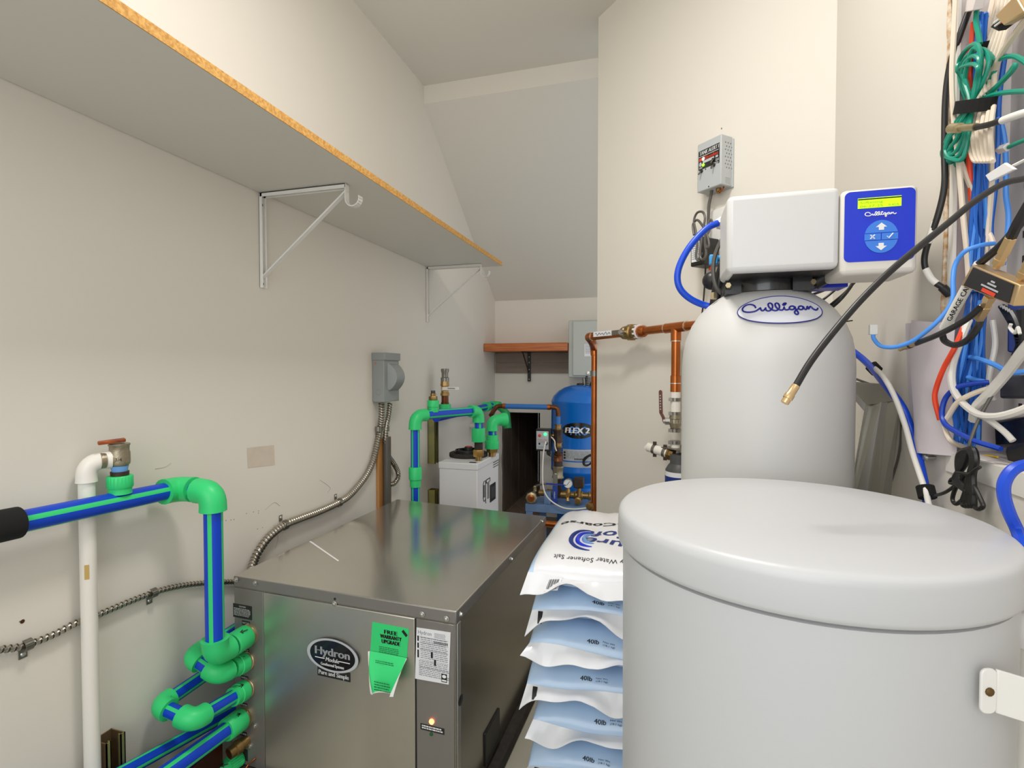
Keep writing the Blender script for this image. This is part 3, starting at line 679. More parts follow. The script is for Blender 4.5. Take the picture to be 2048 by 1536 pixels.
b = MB('label_white').box2((-.478, 3.4035, 1.255), (-.38, 3.4049, 1.335)); b.lines((-.472, 3.4032, 1.33), (1, 0, 0), UP, .085, .06, 8, 'ink_grey', 5); b.build('label_sticker', cb)
MB('screw_steel').lathe((-.455, 3.405, 1.145), (0, -1, 0), [(0, .012), (.003, .012), (.004, .006), (.008, .005)], seg=16).build('cover_screw', cb)
tag(MB('zinc_strap').tube(spline([(-0.4863,3.45,1.1135),(-0.4828,3.45,1.0507),(-0.4859,3.45,0.9845),(-0.4956,3.45,0.9413),(-0.4791,3.45,0.9482),(-0.4529,3.45,1.0015),(-0.44,3.45,1.0511)], 6), .0125, seg=8, flatx=.35).build('metal_strap'), 'bent grey metal strip hanging under the pale grey control box', 'strap')
tag(flex([(-0.4639,3.43,1.127),(-0.4604,3.43,1.0843),(-0.457,3.43,1.0352),(-0.4536,3.43,0.9958),(-0.4403,3.43,0.9534)], .013).build('flexible_conduit'), 'short metal conduit hanging from the bottom of the pale grey control box', 'conduit')
cable('black cable drooping beneath the pale grey control box', [(-0.4177,3.4,1.1015),(-0.4305,3.4,1.082),(-0.44,3.4,1.0364),(-0.4431,3.4,0.9876),(-0.4332,3.4,0.9553)], .008, 'cable_black')
cable('looped white wire tied under the pale grey control box', [(-0.4438,3.38,1.0048),(-0.4372,3.38,0.9725),(-0.4499,3.38,0.9335),(-0.4597,3.38,0.9463),(-0.4436,3.38,0.9724),(-0.4306,3.38,0.9242),(-0.4369,3.38,0.8917)], .004, 'cable_white')
# ------------------------------------------------------------------ blue pressure tank
tx, ty, tr = -.5049, 3.4036, .188
t = thing('pressure_tank', 'glossy blue well pressure tank with an oval black emblem', 'tank', (tx, ty, FZ))
P = [(1.082-.0, .02)]
prof = [(FZ+.0, .150), (FZ+.30, .150), (.42, .150), (.435, .125), (.445, .125), (.470, .155), (.495, .176), (.515, .186), (.519, .1885), (.528, .1885), (.530, .188), (.955, .188), (.957, .1895), (.967, .1895), (.97, .187), (1.0, .172), (1.03, .142), (1.052, .105), (1.066, .06), (1.07, .0)]
MB('tank_blue').lathe((tx, ty, 0), (0, 0, 1), [(z, r) for z, r in prof], seg=48).build('shell', t)
MB('iron_dark').lathe((tx, ty, 1.066), (0, 0, 1), [(0, .022), (.012, .022), (.014, .018)], seg=18).build('top_cap', t)
vdir = math.atan2(-ty, -tx)
def tk(u, z, off=.0012, r=.188): a = vdir+u/r; return V((tx+math.cos(a)*(r+off), ty+math.sin(a)*(r+off), z))
b = MB('black_gloss')
K = 40
def conform(b, cu, cz, hw, hh, m, off, rings=3):
    vs = [tk(cu, cz, off)]; fs = []
    for j in range(1, rings+1):
        for k in range(K): a = 2*math.pi*k/K; vs.append(tk(cu+math.cos(a)*hw*j/rings, cz+math.sin(a)*hh*j/rings, off))
    fs += [(0, 1+k, 1+(k+1) % K) for k in range(K)]
    for j in range(rings-1): fs += [(1+j*K+k, 1+(j+1)*K+k, 1+(j+1)*K+(k+1) % K, 1+j*K+(k+1) % K) for k in range(K)]
    b.add(vs, fs, m)
ez = .790
conform(b, -.010, ez, .108, .050, 'black_gloss', .001)
b.text('PRO', None, None, None, .056, 'cable_lightblue', fn=lambda x, y: tk(x-.004, ez-.028+y, .0022), w=.11)
b.text('FLEX 2', None, None, None, .034, 'ink_white', fn=lambda x, y: tk(x-.018, ez-.015+y, .003), w=.150, shear=.12, bold=.003)
b.build('emblem', t)['label'] = 'oval black emblem with white lettering'
def band(b, u0, u1, z0, z1, m, off, n=10):
    vs = [tk(u0+(u1-u0)*i/n, z, off) for z in (z0, z1) for i in range(n+1)]
    b.add(vs, [(i, i+1, n+2+i, n+1+i) for i in range(n)], m)
b = MB('label_grey'); band(b, -.112, .16, .600, .672, 'label_grey', .001); band(b, -.115, .16, .560, .592, 'label_grey', .001)
rd = random.Random(3)
for r_ in range(7):
    x = -.09
    while x < .1: l = rd.uniform(.01, .04); band(b, x, x+l, .658-.007*r_, .660-.007*r_, 'ink_grey', .0016, 2); x += l+.006
for k in range(14): band(b, -.035+.005*k, -.032+.005*k, .607, .617, 'ink_black', .0016, 1)
for z in (.61, .628, .645): band(b, -.105, -.092, z, z+.012, 'ink_black', .0016, 1)
b.build('data_label', t)
cable('black cord coiled against the label of the blue tank', [(-0.3925,3.185,0.6545),(-0.4228,3.185,0.6409),(-0.4472,3.185,0.6214),(-0.4502,3.185,0.5905),(-0.4287,3.185,0.5823),(-0.3983,3.185,0.6053),(-0.3894,3.185,0.6363),(-0.4167,3.185,0.6412),(-0.4441,3.185,0.6123),(-0.441,3.185,0.5848),(-0.4105,3.185,0.5924),(-0.3924,3.185,0.6239),(-0.3864,3.185,0.6517)], .0055, 'cable_black')
# ------------------------------------------------------------------ steel stand with brass manifold
st = thing('steel_stand', 'blue grey steel stand in front of the blue tank', 'stand', (-.57, 3.0, FZ))
zt = .378; y0s, y1s = 2.965, 3.16; x0s, x1s = -.762, -.335
MB('stand_blue').box2((x0s, y0s, zt-.045), (x1s, y1s, zt)).build('top_frame', st, .002)
for x, y in ((x0s, y0s), (x1s-.045, y0s), (x0s+.05, y1s-.045), (x1s-.045, y1s-.045)):
    m = MB('stand_blue').box2((x, y, FZ), (x+.045, y+.004, zt-.045)).box2((x, y, FZ), (x+.004, y+.045, zt-.045)); m.build('leg', st)
MB('stand_blue').box2((-.655, 2.99, zt), (-.615, 3.03, zt+.072)).build('post', st, .002)
mf = thing('brass_manifold', 'brass pipe manifold with valves on the blue grey steel stand', 'manifold', (-.55, 3.05, zt))
ym = 3.06; zm = zt+.048
MB('brass').cyl((-.70, ym, zm), (-.34, ym, zm), .019, seg=20).build('pipe', mf)
for x, l in ((-.625, .05), (-.555, .06), (-.46, .05), (-.375, .055)):
    m = MB('brass').lathe((x-l/2, ym, zm), (1, 0, 0), [(0, .026), (.006, .028), (.008, .0245), (l-.008, .0245), (l-.006, .028), (l, .026)], seg=20); m.build('fitting', mf)
m = MB('brass_pale').lathe((-.728, 2.985, zm-.012), (.1, -1, 0), [(-.06, .024), (.0, .024), (.002, .034), (.02, .034), (.024, .026)], seg=8); m.build('valve_end', mf)
MB('copper').lathe((-.7255, 2.96, zm-.012), (.1, -1, 0), [(0, .021), (.008, .020), (.010, .014)], seg=16).build('end_plug', mf)
m = MB('brass_pale').lathe((-.715, 3.02, zm+.018), (0, 0, 1), [(0, .011), (.02, .009), (.026, .012), (.032, .008)], seg=10); m.build('valve_stem', mf)
m = MB('zinc_strap').tube(spline([(-.715, 3.02, zm+.046), (-.69, 3.01, zm+.058), (-.655, 3.0, zm+.068), (-.64, 3.0, zm+.07)], 5), .006, seg=8); m.build('handle_arm', mf)
MB('valve_blue').slab([(-.645, 2.993, zm+.066), (-.525, 2.993, zm+.066), (-.525, 3.009, zm+.066), (-.645, 3.009, zm+.066)], (0, 0, .008)).build('lever_grip', mf, .002)['label'] = 'blue lever grip'
# vertical stack up to the blue wrapped pipe
vx, vy = (-0.583,3.05,0.6908)[0], 3.05
sk = thing('riser_stack', 'upright stack of brass and iron fittings standing in front of the blue tank', 'pipe', (vx, vy, zm))
zz = lambda py: 1.163-(py-741)/1045*3.12
def seg_(name, ya, yb, ra, mk, sides=20, lip=0):
    za, zb = zz(yb), zz(ya); h = zb-za
    pr = [(0, ra), (h, ra)] if not lip else [(0, ra+lip), (h*.12, ra+lip), (h*.2, ra), (h*.8, ra), (h*.88, ra+lip), (h, ra+lip)]
    return MB(mk).lathe((vx, vy, za), (0, 0, 1), pr, seg=sides).build(name, sk)
seg_('sleeve', 832, 851, .0145, 'pipe_wrap_blue'); seg_('copper_adapter', 848, 858, .019, 'brass', 20, .003)
seg_('check_valve', 858, 884, .026, 'iron_dark', 8, .004); seg_('union', 884, 893, .022, 'brass', 8, .004); seg_('nipple', 893, 905, .018, 'iron_dark')
seg_('coupling', 905, 921, .027, 'copper_dark', 20, .003); seg_('nipple', 921, 931, .024, 'iron_dark'); seg_('ball_valve', 931, 955, .031, 'bronze_valve', 8, .004)
seg_('nipple', 955, 992, .022, 'iron_dark'); 
MB('screw_steel').lathe((vx-.010, vy-.028, zz(948)), (0, -1, 0), [(0, .012), (.006, .012), (.008, .007), (.014, .006)], seg=6).build('valve_nut', sk)
b = MB('zinc_strap').slab([(vx-.022, vy-.036, zz(945)), (vx+.006, vy-.036, zz(945)), (vx+.006, vy-.042, zz(970)), (vx-.022, vy-.042, zz(970))], (0, -.004, 0)); b.build('handle_arm', sk, .001)
b = MB('valve_blue').slab([(vx-.022, vy-.046, zz(968)), (vx+.008, vy-.046, zz(968)), (vx+.008, vy-.056, zz(1001)), (vx-.022, vy-.056, zz(1001))], (0, -.006, 0))
b.text('OPEN', None, None, None, .008, 'ink_white', fn=lambda x, y: V((vx-.004-y, vy-.0585-.009*(.5+x/.1), zz(985)+x)), w=.04); b.build('lever_grip', sk, .002)['label'] = 'blue lever grip'
MB('nut_gold').lathe((vx-.06, vy-.01, zz(870)), (1, 0, 0), [(0, .007), (.03, .007), (.031, .010), (.038, .010)], seg=10).build('drain_cock', sk)
cable('thin white tube from the small brass cock down the fitting stack', [(-0.6505,3.02,0.7935),(-0.5973,3,0.7563),(-0.5913,3,0.7184),(-0.5823,3,0.6923)], .004, 'cable_cream')
tw = thing('wrapped_pipe', 'copper pipe with blue wrap crossing in front of the dark opening', 'pipe', (-.75, 3.05, .93))
zp = zz(816)+.006; xl = (-0.9755,3.05,0.9269)[0]
MB('pipe_wrap_blue').cyl(((-0.9147,3.05,0.9342)[0], vy, zp), ((-0.6379,3.05,0.9397)[0], vy, zp), .0155, seg=20).build('blue_wrap', tw)
MB('copper_dark').tube(spline([((-0.6501,3.05,0.9394)[0], vy, zp), (vx-.03, vy, zp), (vx-.006, vy, zp-.008), (vx, vy, zp-.03), (vx, vy, zz(836))], 6), .0135, seg=14).build('copper_elbow', tw)
MB('copper_dark').tube(spline([((-0.9019,3.05,0.9345)[0], vy, zp), (xl+.035, vy, zp), (xl+.012, vy-.003, zp-.004), (xl+.002, vy-.03, zp-.025), (xl, vy-.08, zp-.05)], 6), .0135, seg=14).build('copper_elbow', tw)
MB('copper').lathe(((-0.647,3.05,0.9395)[0], vy, zp), (1, 0, 0), [(0, .017), (.018, .017)], seg=16).build('joint', tw)
MB('copper').lathe(((-0.9242,3.05,0.934)[0], vy, zp), (1, 0, 0), [(0, .017), (.018, .017)], seg=16).build('joint', tw)
# gauge, pressure switch
g = thing('pressure_gauge', 'round white faced pressure gauge on the brass manifold', 'gauge', tuple((-0.5142,3.02,0.4481)))
gc = V((-0.5139,3,0.5053))
MB('zinc_strap').lathe(gc+V((0, .02, 0)), (0, -1, 0), [(0, .028), (.024, .028), (.026, .0255)], seg=28).build('case', g)
b = MB('ink_white').disc(gc+V((0, -.0065, 0)), (.0245, 0, 0), (0, 0, .0245)); 
for k in range(11): a = math.radians(225-27*k); q = V((math.cos(a), 0, math.sin(a))); p_ = gc+V((0, -.007, 0)); s_ = V((-q.z, 0, q.x))*.0009; b.flat([p_+q*.018-s_, p_+q*.018+s_, p_+q*.022+s_, p_+q*.022-s_], 'ink_black')
p_ = gc+V((0, -.0075, 0)); b.flat([p_+V((-.010, 0, -.012)), p_+V((-.008, 0, -.013)), p_+V((.012, 0, .012)), p_+V((.010, 0, .0135))], 'ink_black'); b.build('dial', g)
MB('nut_gold').lathe(gc-V((0, -.008, .028)), (0, 0, -1), [(0, .009), (.008, .009), (.009, .013), (.02, .013), (.021, .010), (.035, .010)], seg=6).build('stem', g)
b = MB('nut_gold').hexnut(gc+V((.002, -.015, -.062)), (0, -1, 0), .014, .02); b.lathe(gc+V((.002, -.02, -.066)), (0, -.3, -1), [(0, .009), (.024, .009), (.025, .012), (.03, .012)], seg=10); b.build('drain_valve', g)
ps = thing('pressure_switch', 'small dark pressure switch box on the manifold beside the gauge', 'switch', tuple((-0.4525,3.02,0.452)))
MB('iron_dark').box(V((-0.4542,3.03,0.5085)), (.058, .05, .062)).build('housing', ps, .006)
b = MB('brass').lathe(V((-0.4541,3.03,0.4761)), (0, 0, -1), [(0, .012), (.05, .012)], seg=12); b.lathe(V((-0.4553,3.02,0.4078)), (0, -1, 0), [(0, .022), (.03, .022), (.032, .015), (.04, .014)], seg=8); b.build('mount', ps)
# pump control box with white front
pc_ = thing('pump_controller', 'small black pump controller with white front and red and green lights', 'controller', tuple((-0.651,3,0.6806)))
a, c = V((-0.7001,2.99,0.807)), V((-0.6279,2.99,0.7007))
MB('black_plastic').box2((a.x-.004, 2.992, c.z-.012), (c.x+.012, 3.055, a.z+.012)).build('case', pc_, .004)
b = MB('label_grey').box2((a.x, 2.988, c.z), (c.x, 2.9925, a.z)); w_ = c.x-a.x; h_ = a.z-c.z; f_ = lambda u, v: V((a.x+w_*u, 2.9872, a.z-h_*v))
b.text('Pump Ctrl', f_(.5, .5), (1, 0, 0), UP, .007, 'label_red', w=w_*.75); b.lines(f_(.15, .56), (1, 0, 0), UP, w_*.7, .012, 2, 'ink_grey', 2); b.lines(f_(.12, .84), (1, 0, 0), UP, w_*.6, .014, 2, 'ink_grey', 4)
b.disc(f_(.25, .7), (.006, 0, 0), (0, 0, .006), 'ink_black', 10); b.build('front_panel', pc_)
MB('label_red').lathe(f_(.28, .24), (0, -1, 0), [(0, .009), (.003, .009), (.005, .006)], seg=14).build('red_light', pc_)['label'] = 'round red light'
MB('led_aqua').lathe(f_(.74, .16), (0, -1, 0), [(0, .009), (.003, .009), (.005, .006)], seg=14).build('green_light', pc_)['label'] = 'lit green light'
MB('black_plastic').lathe(f_(.84, .66), (0, -1, 0), [(0, .009), (.006, .009)], seg=12).build('cable_gland', pc_)
MB('black_plastic').box2((c.x-.012, 3.0, c.z-.035), (c.x+.006, 3.03, c.z-.011)).build('plug', pc_, .002)
cable('white cord hanging from the small pump controller to the copper pipe', [tuple(f_(.84, .66)+V((0, -.006, 0)))]+[(-0.6329,2.93,0.7496),(-0.6446,2.93,0.6914),(-0.6503,2.93,0.59),(-0.6472,2.93,0.5033),(-0.6295,2.93,0.4465),(-0.5913,2.93,0.4086),(-0.5332,2.93,0.381),(-0.4757,2.93,0.3766),(-0.4189,2.93,0.3836),(-0.3739,2.93,0.3954)], .0042, 'cable_white')
cable('short black cord from the small pump controller to the fitting stack', [(-0.6432,3.02,0.6868),(-0.6402,3.02,0.6691),(-0.6191,3.02,0.6582),(-0.5951,3.02,0.6563),(-0.5861,3.02,0.6537)], .004, 'cable_black')
# ------------------------------------------------------------------ white pump box with green fittings
qx0, qx1, qy0, qy1, qz = -1.051, -.847, 2.37, 2.72, .712
q = thing('flow_centre', 'white pump cabinet with black round cap behind the heat pump', 'pump', (-.95, 2.55, FZ))
MB('pump_white').box2((qx0+.003, qy0+.003, FZ), (qx1-.003, qy1-.003, qz-.02)).build('cabinet', q, .003)
MB('pump_white').box2((qx0, qy0, qz-.032), (qx1, qy1, qz)).build('lid', q, .003)
cc = V((-0.9718,2.5789,0.712)); cc.z = qz
MB('rubber').lathe(cc, (0, 0, 1), [(0, .099), (.003, .101), (.018, .101), (.020, .098)], seg=40).build('cap_seal', q)
b = MB('black_plastic').lathe(cc+UP*.02, (0, 0, 1), [(0, .074), (.006, .074), (.008, .070)], seg=36)
for r_ in (.070, .055): b.lathe(cc+UP*.026, (0, 0, 1), [(0, r_), (.009, r_), (.009, r_-.006), (.002, r_-.006)], seg=36)
b.lathe(cc+UP*.026, (0, 0, 1), [(0, .022), (.022, .021), (.024, .019)], seg=20)
b.build('cap', q)
MB('label_red').lathe(cc+UP*.0502, (0, 0, 1), [(0, .017), (.002, .016)], seg=18).build('cap_button', q)['label'] = 'faded red button'
sf = lambda y, z: V((qx1-.0022, y, z))
b = MB('ink_black')
def stroke(pts, w=.003):
    b.tube([sf(*p) for p in pts], w, seg=5)
zq = (-0.847,2.5053,0.5557); yq, zq = zq[1], zq[2]
Qp = [(-.035, .05), (-.045, .035), (-.045, -.035), (-.035, -.05), (-.008, -.05), (-.008, .05), (-.035, .05)]
stroke([(yq+a, zq+c) for a, c in Qp], .0022); stroke([(yq-.034+.0, zq-.03), (yq-.034, zq+.03), (yq-.022, zq+.03), (yq-.022, zq-.03), (yq-.034, zq-.03)], .0018); stroke([(yq-.016, zq-.045), (yq-.004, zq-.066)], .0022)
stroke([(yq+.002, zq+.05), (yq+.062, zq+.05), (yq+.062, zq+.034), (yq+.042, zq+.034), (yq+.042, zq-.05), (yq+.024, zq-.05), (yq+.024, zq+.034), (yq+.002, zq+.034), (yq+.002, zq+.05)], .0022)
b.build('brand_letters', q)
wv = V((-0.847,2.6123,0.5214)); b = MB('black_plastic').box2((qx1-.004, wv.y-.045, wv.z-.045), (qx1+.001, wv.y+.045, wv.z+.045)); b.box2((qx1, wv.y-.028, wv.z-.03), (qx1+.002, wv.y+.028, wv.z+.03), 'dark_grey'); b.build('window', q, .002)
lv = V((-0.847,2.6739,0.6539)); b = MB('ink_black'); b.lines((qx1-.0024, lv.y-.05, lv.z+.035), (0, 1, 0), UP, .09, .05, 4, 'ink_black', 6); b.build('print_label', q)
b = MB('label_black').box2((-.90, qy0+.02, qz), (-.865, qy0+.045, qz+.0006)); b.build('small_plate', q)
# green fittings of the pump
def vfit(name_label, px, D_, ytop, base, mk=True):
    pass
A1 = V((-1.0267,2.0635,0.5763)); T1 = V((-1.0189,2.0761,0.9645)); T1.x = A1.x = -1.035; T1.y = A1.y = 2.085; A1.z = FZ
T2 = V((-0.799,2.2506,0.962)); T2 = V((-0.8733,2.46,0.9408)); T2.z = T1.z-.002
E3 = T2-UP*.0; bz = qz
pp = thing('pump_pipe', 'blue green pipe rising behind the heat pump and arching over to the white pump cabinet', 'pipe', (T1.x, T1.y, FZ))
ppr(A1, T1-UP*.02, .0195, 3).build('pipe', pp); ppr(T1+(T2-T1)*.08, T2-(T2-T1)*.08, .0215, 8).build('pipe', pp)
MB('green_ppr').elbow(T1, (0, 0, -1), T2-T1, .060, .0275, lip=1.05).build('elbow', pp)
MB('green_ppr').elbow(T2, T1-T2, (0, 0, -1), .058, .0295, lip=1.05).build('elbow', pp)
zc = (-1.0275,2.0662,0.6853)[2]
MB('green_ppr').lathe((T1.x, T1.y, zc-.034), UP, [(0, .024), (.032, .024), (.034, .0285), (.086, .0285), (.088, .027)]).build('reducer', pp)
ppr(T2-UP*.04, T2-UP*.11, .0215, 6).build('pipe', pp)
MB('green_ppr').lathe(T2-UP*.155, UP, [(0, .033), (.002, .034), (.066, .034), (.068, .032)]).build('coupling', pp)
MB('rubber').lathe((T2.x, T2.y, qz+.055), UP, [(0, .021), (T2.z-.155-qz-.055, .021)]).build('black_tail', pp)
MB('nut_gold').hexnut((T2.x, T2.y, qz+.02), UP, .027, .036).build('nut', pp); MB('brass').lathe((T2.x, T2.y, qz), UP, [(0, .016), (.022, .016)]).build('tail', pp)
# brass plug on the arch
k_ = T1.lerp(T2, 0.26); b = MB('green_ppr').lathe(k_+UP*.010, UP, [(0, .0235), (.022, .024), (.024, .026), (.052, .026), (.054, .0245)]); b.build('saddle', pp)
b = MB('brass').hexnut(k_+UP*.064, UP, .020, .018); b.lathe(k_+UP*.082, UP, [(0, .013), (.014, .013)], seg=14); b.hexnut(k_+UP*.096, UP, .010, .012, 'dark_grey'); b.build('plug', pp)
# second riser
T4 = V((-0.8481,2.6,0.9036)); pq = thing('pump_pipe', 'second blue green riser at the rear of the white pump cabinet', 'pipe', (T4.x, T4.y, qz))
MB('green_ppr').elbow(T4, (0, 0, -1), (.75, .66, 0), .056, .030, lip=1.06).build('elbow', pq)
sid = V((.75, .66, 0)); MB('green_ppr').lathe(T4+sid*.05, sid, [(0, .031), (.012, .036), (.03, .036), (.032, .033)]).build('union', pq)
ppr(T4-UP*.04, T4-UP*.10, .0215, 6).build('pipe', pq)
b = MB('green_ppr').lathe(T4-UP*.150, UP, [(0, .036), (.002, .037), (.042, .037), (.044, .032), (.072, .032)]); b.build('coupling', pq)
MB('rubber').lathe((T4.x, T4.y, qz+.055), UP, [(0, .023), (T4.z-.150-qz-.055, .023)]).build('black_tail', pq)
MB('nut_gold').hexnut((T4.x, T4.y, qz+.022), UP, .029, .036).build('nut', pq); MB('brass').lathe((T4.x, T4.y, qz), UP, [(0, .018), (.024, .018)]).build('tail', pq)
# wall pipe with valve
B0 = V((-1.092,2.4341,0.9226)); B1 = V((-1.092,3.263,0.9292)); B2 = V((-0.9736,3.18,0.9241)); B1.z = B0.z+.004
wp = thing('wall_pipe', 'blue green pipe along the left wall toward the rear corner', 'pipe', tuple(B0))
ppr(B0, B1, .0205, 2).build('pipe', wp); dB = (B1-B0).normalized()
MB('green_ppr').lathe(B1-dB*.06, dB, [(0, .031), (.05, .031), (.052, .029)]).build('coupling', wp)
E5 = B1+dB*.12; ppr(B1, E5, .0205, 2).build('pipe', wp)
MB('green_ppr').elbow(E5, -dB, (1, -.2, -.1), .05, .030).build('elbow', wp)
MB('green_dark').tube([E5+V((.05, -.012, -.006)), E5+V((.10, -.035, -.05)), E5+V((.115, -.05, -.15))], .026, seg=16).build('green_tail', wp)
vb = V((-1.092,2.5492,0.9495)); vb.z = B0.z
fv = thing('fill_valve', 'brass fill valve with a white lever on the wall pipe', 'valve', (vb.x, vb.y, vb.z))
sc = 1.0
b = MB('green_ppr').lathe(vb+UP*.018, UP, [(0, .025), (.01, .025), (.012, .031), (.044, .031), (.046, .029)]); b.build('collar', fv)
MB('copper_dark').lathe(vb+UP*.062, UP, [(0, .021), (.01, .021), (.011, .0185), (.05, .0185)], seg=20).build('nipple', fv)
b = MB('brass').lathe(vb+UP*.108, UP, [(0, .025), (.014, .025), (.016, .021), (.05, .021), (.052, .025), (.075, .023)], seg=8); b.lathe(vb+UP*.145+V((.0, -.02, 0)), (.2, -1, 0), [(0, .011), (.014, .011)], seg=10); b.build('valve_body', fv)
MB('zinc_strap').lathe(vb+UP*.182, UP, [(0, .022), (.02, .022), (.024, .017), (.044, .017), (.056, .021), (.066, .021), (.068, .018)], seg=20).build('hose_adapter', fv)
b = MB('bracket_white').slab([vb+V((.0, -.034, .137)), vb+V((.002, -.034, .155)), vb+V((.10, -.05, .155)), vb+V((.10, -.05, .139))], (0, -.005, 0)); b.lines(vb+V((.035, -.0475, .151)), (1, -.16, 0), UP, .045, .006, 1, 'ink_grey', 3, .8); b.build('lever', fv, .002)['label'] = 'white lever'
stub = V((-1.117,3.1271,0.8103)); sdir = V((1, -.05, 0))
wsb = thing('pipe_stub', 'white plastic pipe stub on the left wall behind the green fittings', 'pipe', (XL, stub.y, stub.z))
b = MB('pvc_white').lathe((XL+.001, stub.y, stub.z), sdir, [(0, .014), (.03, .014), (.031, .018), (.07, .018), (.072, .015)], seg=18); b.build('stub', wsb)
yu = (-1.147,2.5046,0.7474)[1]
strut('upper olive zinc strut channel on the left wall behind the arched pipe', XL+.001, yu+.012, .045, (-1.137,2.4882,0.6772)[2], (-1.137,2.4913,1.0048)[2], .041, side='zinc_yellow')
strut('lower olive zinc strut channel on the left wall beside the white pump cabinet', XL+.001, yu+.012, .045, FZ, (-1.137,2.4869,0.5389)[2], .041, side='zinc_yellow')
# floor planks in the rear
for k in range(4):
    MBp = MB('plank_brown').box2((-1.1+.0, 2.72+.235*k, FZ), (.0, 2.72+.235*k+.229, FZ+.014)); o = MBp.build('floor_plank', bevel=.002)
    tag(o, ('brown floor plank nearest the salt bags', 'brown floor plank in front of the steel stand', 'brown floor plank under the steel stand', 'brown floor plank beneath the blue tank')[k], 'plank', 'brown planks on the rear floor')
# ------------------------------------------------------------------ copper line on the angled wall
def dt(px_t): return px_t
def DWv(p):   # world -> (t, n, z) on the angled wall
    p = V(p); d = p-Vector((C1.x, C1.y, 0)); return (d.dot(du), d.dot(dn), p.z)
cpn = .068; rc = .0143
pA = V((-0.2745,2.1149,1.2979)); pT = V((0.0472,1.7818,1.2994)); pB = V((0.1423,1.6833,1.3047))
zc0 = pA.z; zc1 = pB.z
def on(px3): t, n, z = DWv(px3); return t
def cl(t): return DW(t, cpn, zc0+(zc1-zc0)*(t-on(pA))/(on(pB)-on(pA)))
cp_ = thing('copper_pipe', 'copper water pipe running along the angled wall and down its corner', 'pipe', (-.27, 2.25, FZ))
tA, tT, tB = on(pA), on(pT), on(pB)
xv, yv = -.272, 2.252
MB('copper').tube(spline([DW(tA+.02, cpn, cl(tA).z), DW(tA-.012, cpn-.004, cl(tA).z), DW(tA-.03, cpn-.03, cl(tA).z-.012), V((xv-.002, yv-.01, cl(tA).z-.035)), V((xv, yv, cl(tA).z-.07))], 6), .0172, seg=18).build('elbow', cp_)
MB('copper').cyl((xv, yv, FZ+.02), (xv, yv, zc0-.05), rc, seg=20).build('pipe', cp_)
MB('copper').cyl(cl(tA+.01), cl(tT-.02), rc, seg=20).build('pipe', cp_)
MB('copper').cyl(cl(tT+.02), cl(tB+.16), rc, seg=20).build('pipe', cp_)
b = MB('copper').tube([cl(tT-.045), cl(tT+.045)], .0165, seg=20); b.cyl(cl(tT), cl(tT)-UP*.045, .0165); b.build('tee', cp_)
b = MB('solder')
for c, d in ((cl(tT-.045), du), (cl(tT+.045), du), (cl(tT)-UP*.045, UP), (cl(tT)-UP*.182, UP), (cl(tA+.018), du)): b.lathe(c-d*.0015, d, [(0, .0172), (.003, .0172)], seg=20)
b.build('solder_ring', cp_)
cz = cl(tT); zr = (0.0486,1.7803,1.1061)[2]
MB('copper').cyl(cz-UP*.03, V((cz.x, cz.y, zr+.02)), rc, seg=20).build('pipe', cp_)
MB('copper').lathe((cz.x, cz.y, zr-.012), UP, [(-.004, .013), (.0, .0165), (.052, .0165), (.053, .0145)], seg=20).build('reducer', cp_)
zl = (-0.2738,2.25,0.481)[2]
MB('copper').cyl((xv, yv, zl), (-.80, yv+.015, zl+.004), rc, seg=18).build('pipe', cp_)
b = MB('copper').lathe((xv, yv, zl-.03), UP, [(0, .0168), (.06, .0168)], seg=18); b.build('tee', cp_)
b = MB('brass').lathe((xv-.012, yv-.012, (-0.2837,2.24,0.5806)[2]), (-.6, -.8, 0), [(0, .018), (.012, .018), (.014, .014), (.02, .012)], seg=8); b.build('ground_clamp', cp_)
MB('zinc_strap').lathe((xv, yv, (-0.2765,2.25,1.1501)[2]), UP, [(-.012, .018), (.012, .018)], seg=18).build('pipe_clip', cp_)
# ball valve with the hand written lever
bv = thing('ball_valve', 'brass ball valve with labelled lever on the horizontal copper pipe', 'valve', tuple(cl(on(V((-0.0983,1.9324,1.3016))))))
tv = on(V((-0.1039,1.9382,1.3021))); c = cl(tv)
b = MB('brass').lathe(c-du*.052, du, [(0, .017), (.012, .017), (.014, .024), (.03, .0255), (.034, .022), (.045, .030), (.062, .030), (.066, .025), (.078, .027), (.095, .027), (.097, .020)], seg=10); b.build('body', bv)
MB('copper').lathe(c+du*.045, du, [(0, .019), (.006, .021), (.022, .021), (.03, .0165)], seg=20).build('adapter', bv)
MB('label_white').lathe(c+du*.033, du, [(0, .0262), (.012, .0262)], seg=20).build('tape', bv)
hn = dn
MB('screw_steel').lathe(c+dn*.024-du*.012, dn, [(0, .012), (.012, .012), (.013, .009), (.02, .009), (.021, .006)], seg=6).build('stem_nut', bv)
h0 = c+dn*.040-du*.002; h1 = c+dn*.046-du*.05; h2 = c+dn*.048-du*.155
b = MB('zinc_strap').slab([h0-UP*.009, h1-UP*.008, h1+UP*.008, h0+UP*.009], dn*.003); b.build('handle_arm', bv, .001)
b = MB('label_white').slab([h1-UP*.0095, h2-UP*.0095, h2+UP*.0095, h1+UP*.0095], dn*.004)
sp = [(.012+.09*k/14, .0045*math.sin(k*2.1)+.0015*math.cos(k*5)) for k in range(15)]
b.tube([h2+du*x+UP*z+dn*.0044 for x, z in sp], .0008, 'ink_black', 5); b.build('lever_label', bv, .001)['label'] = 'white lever sleeve with black handwriting'
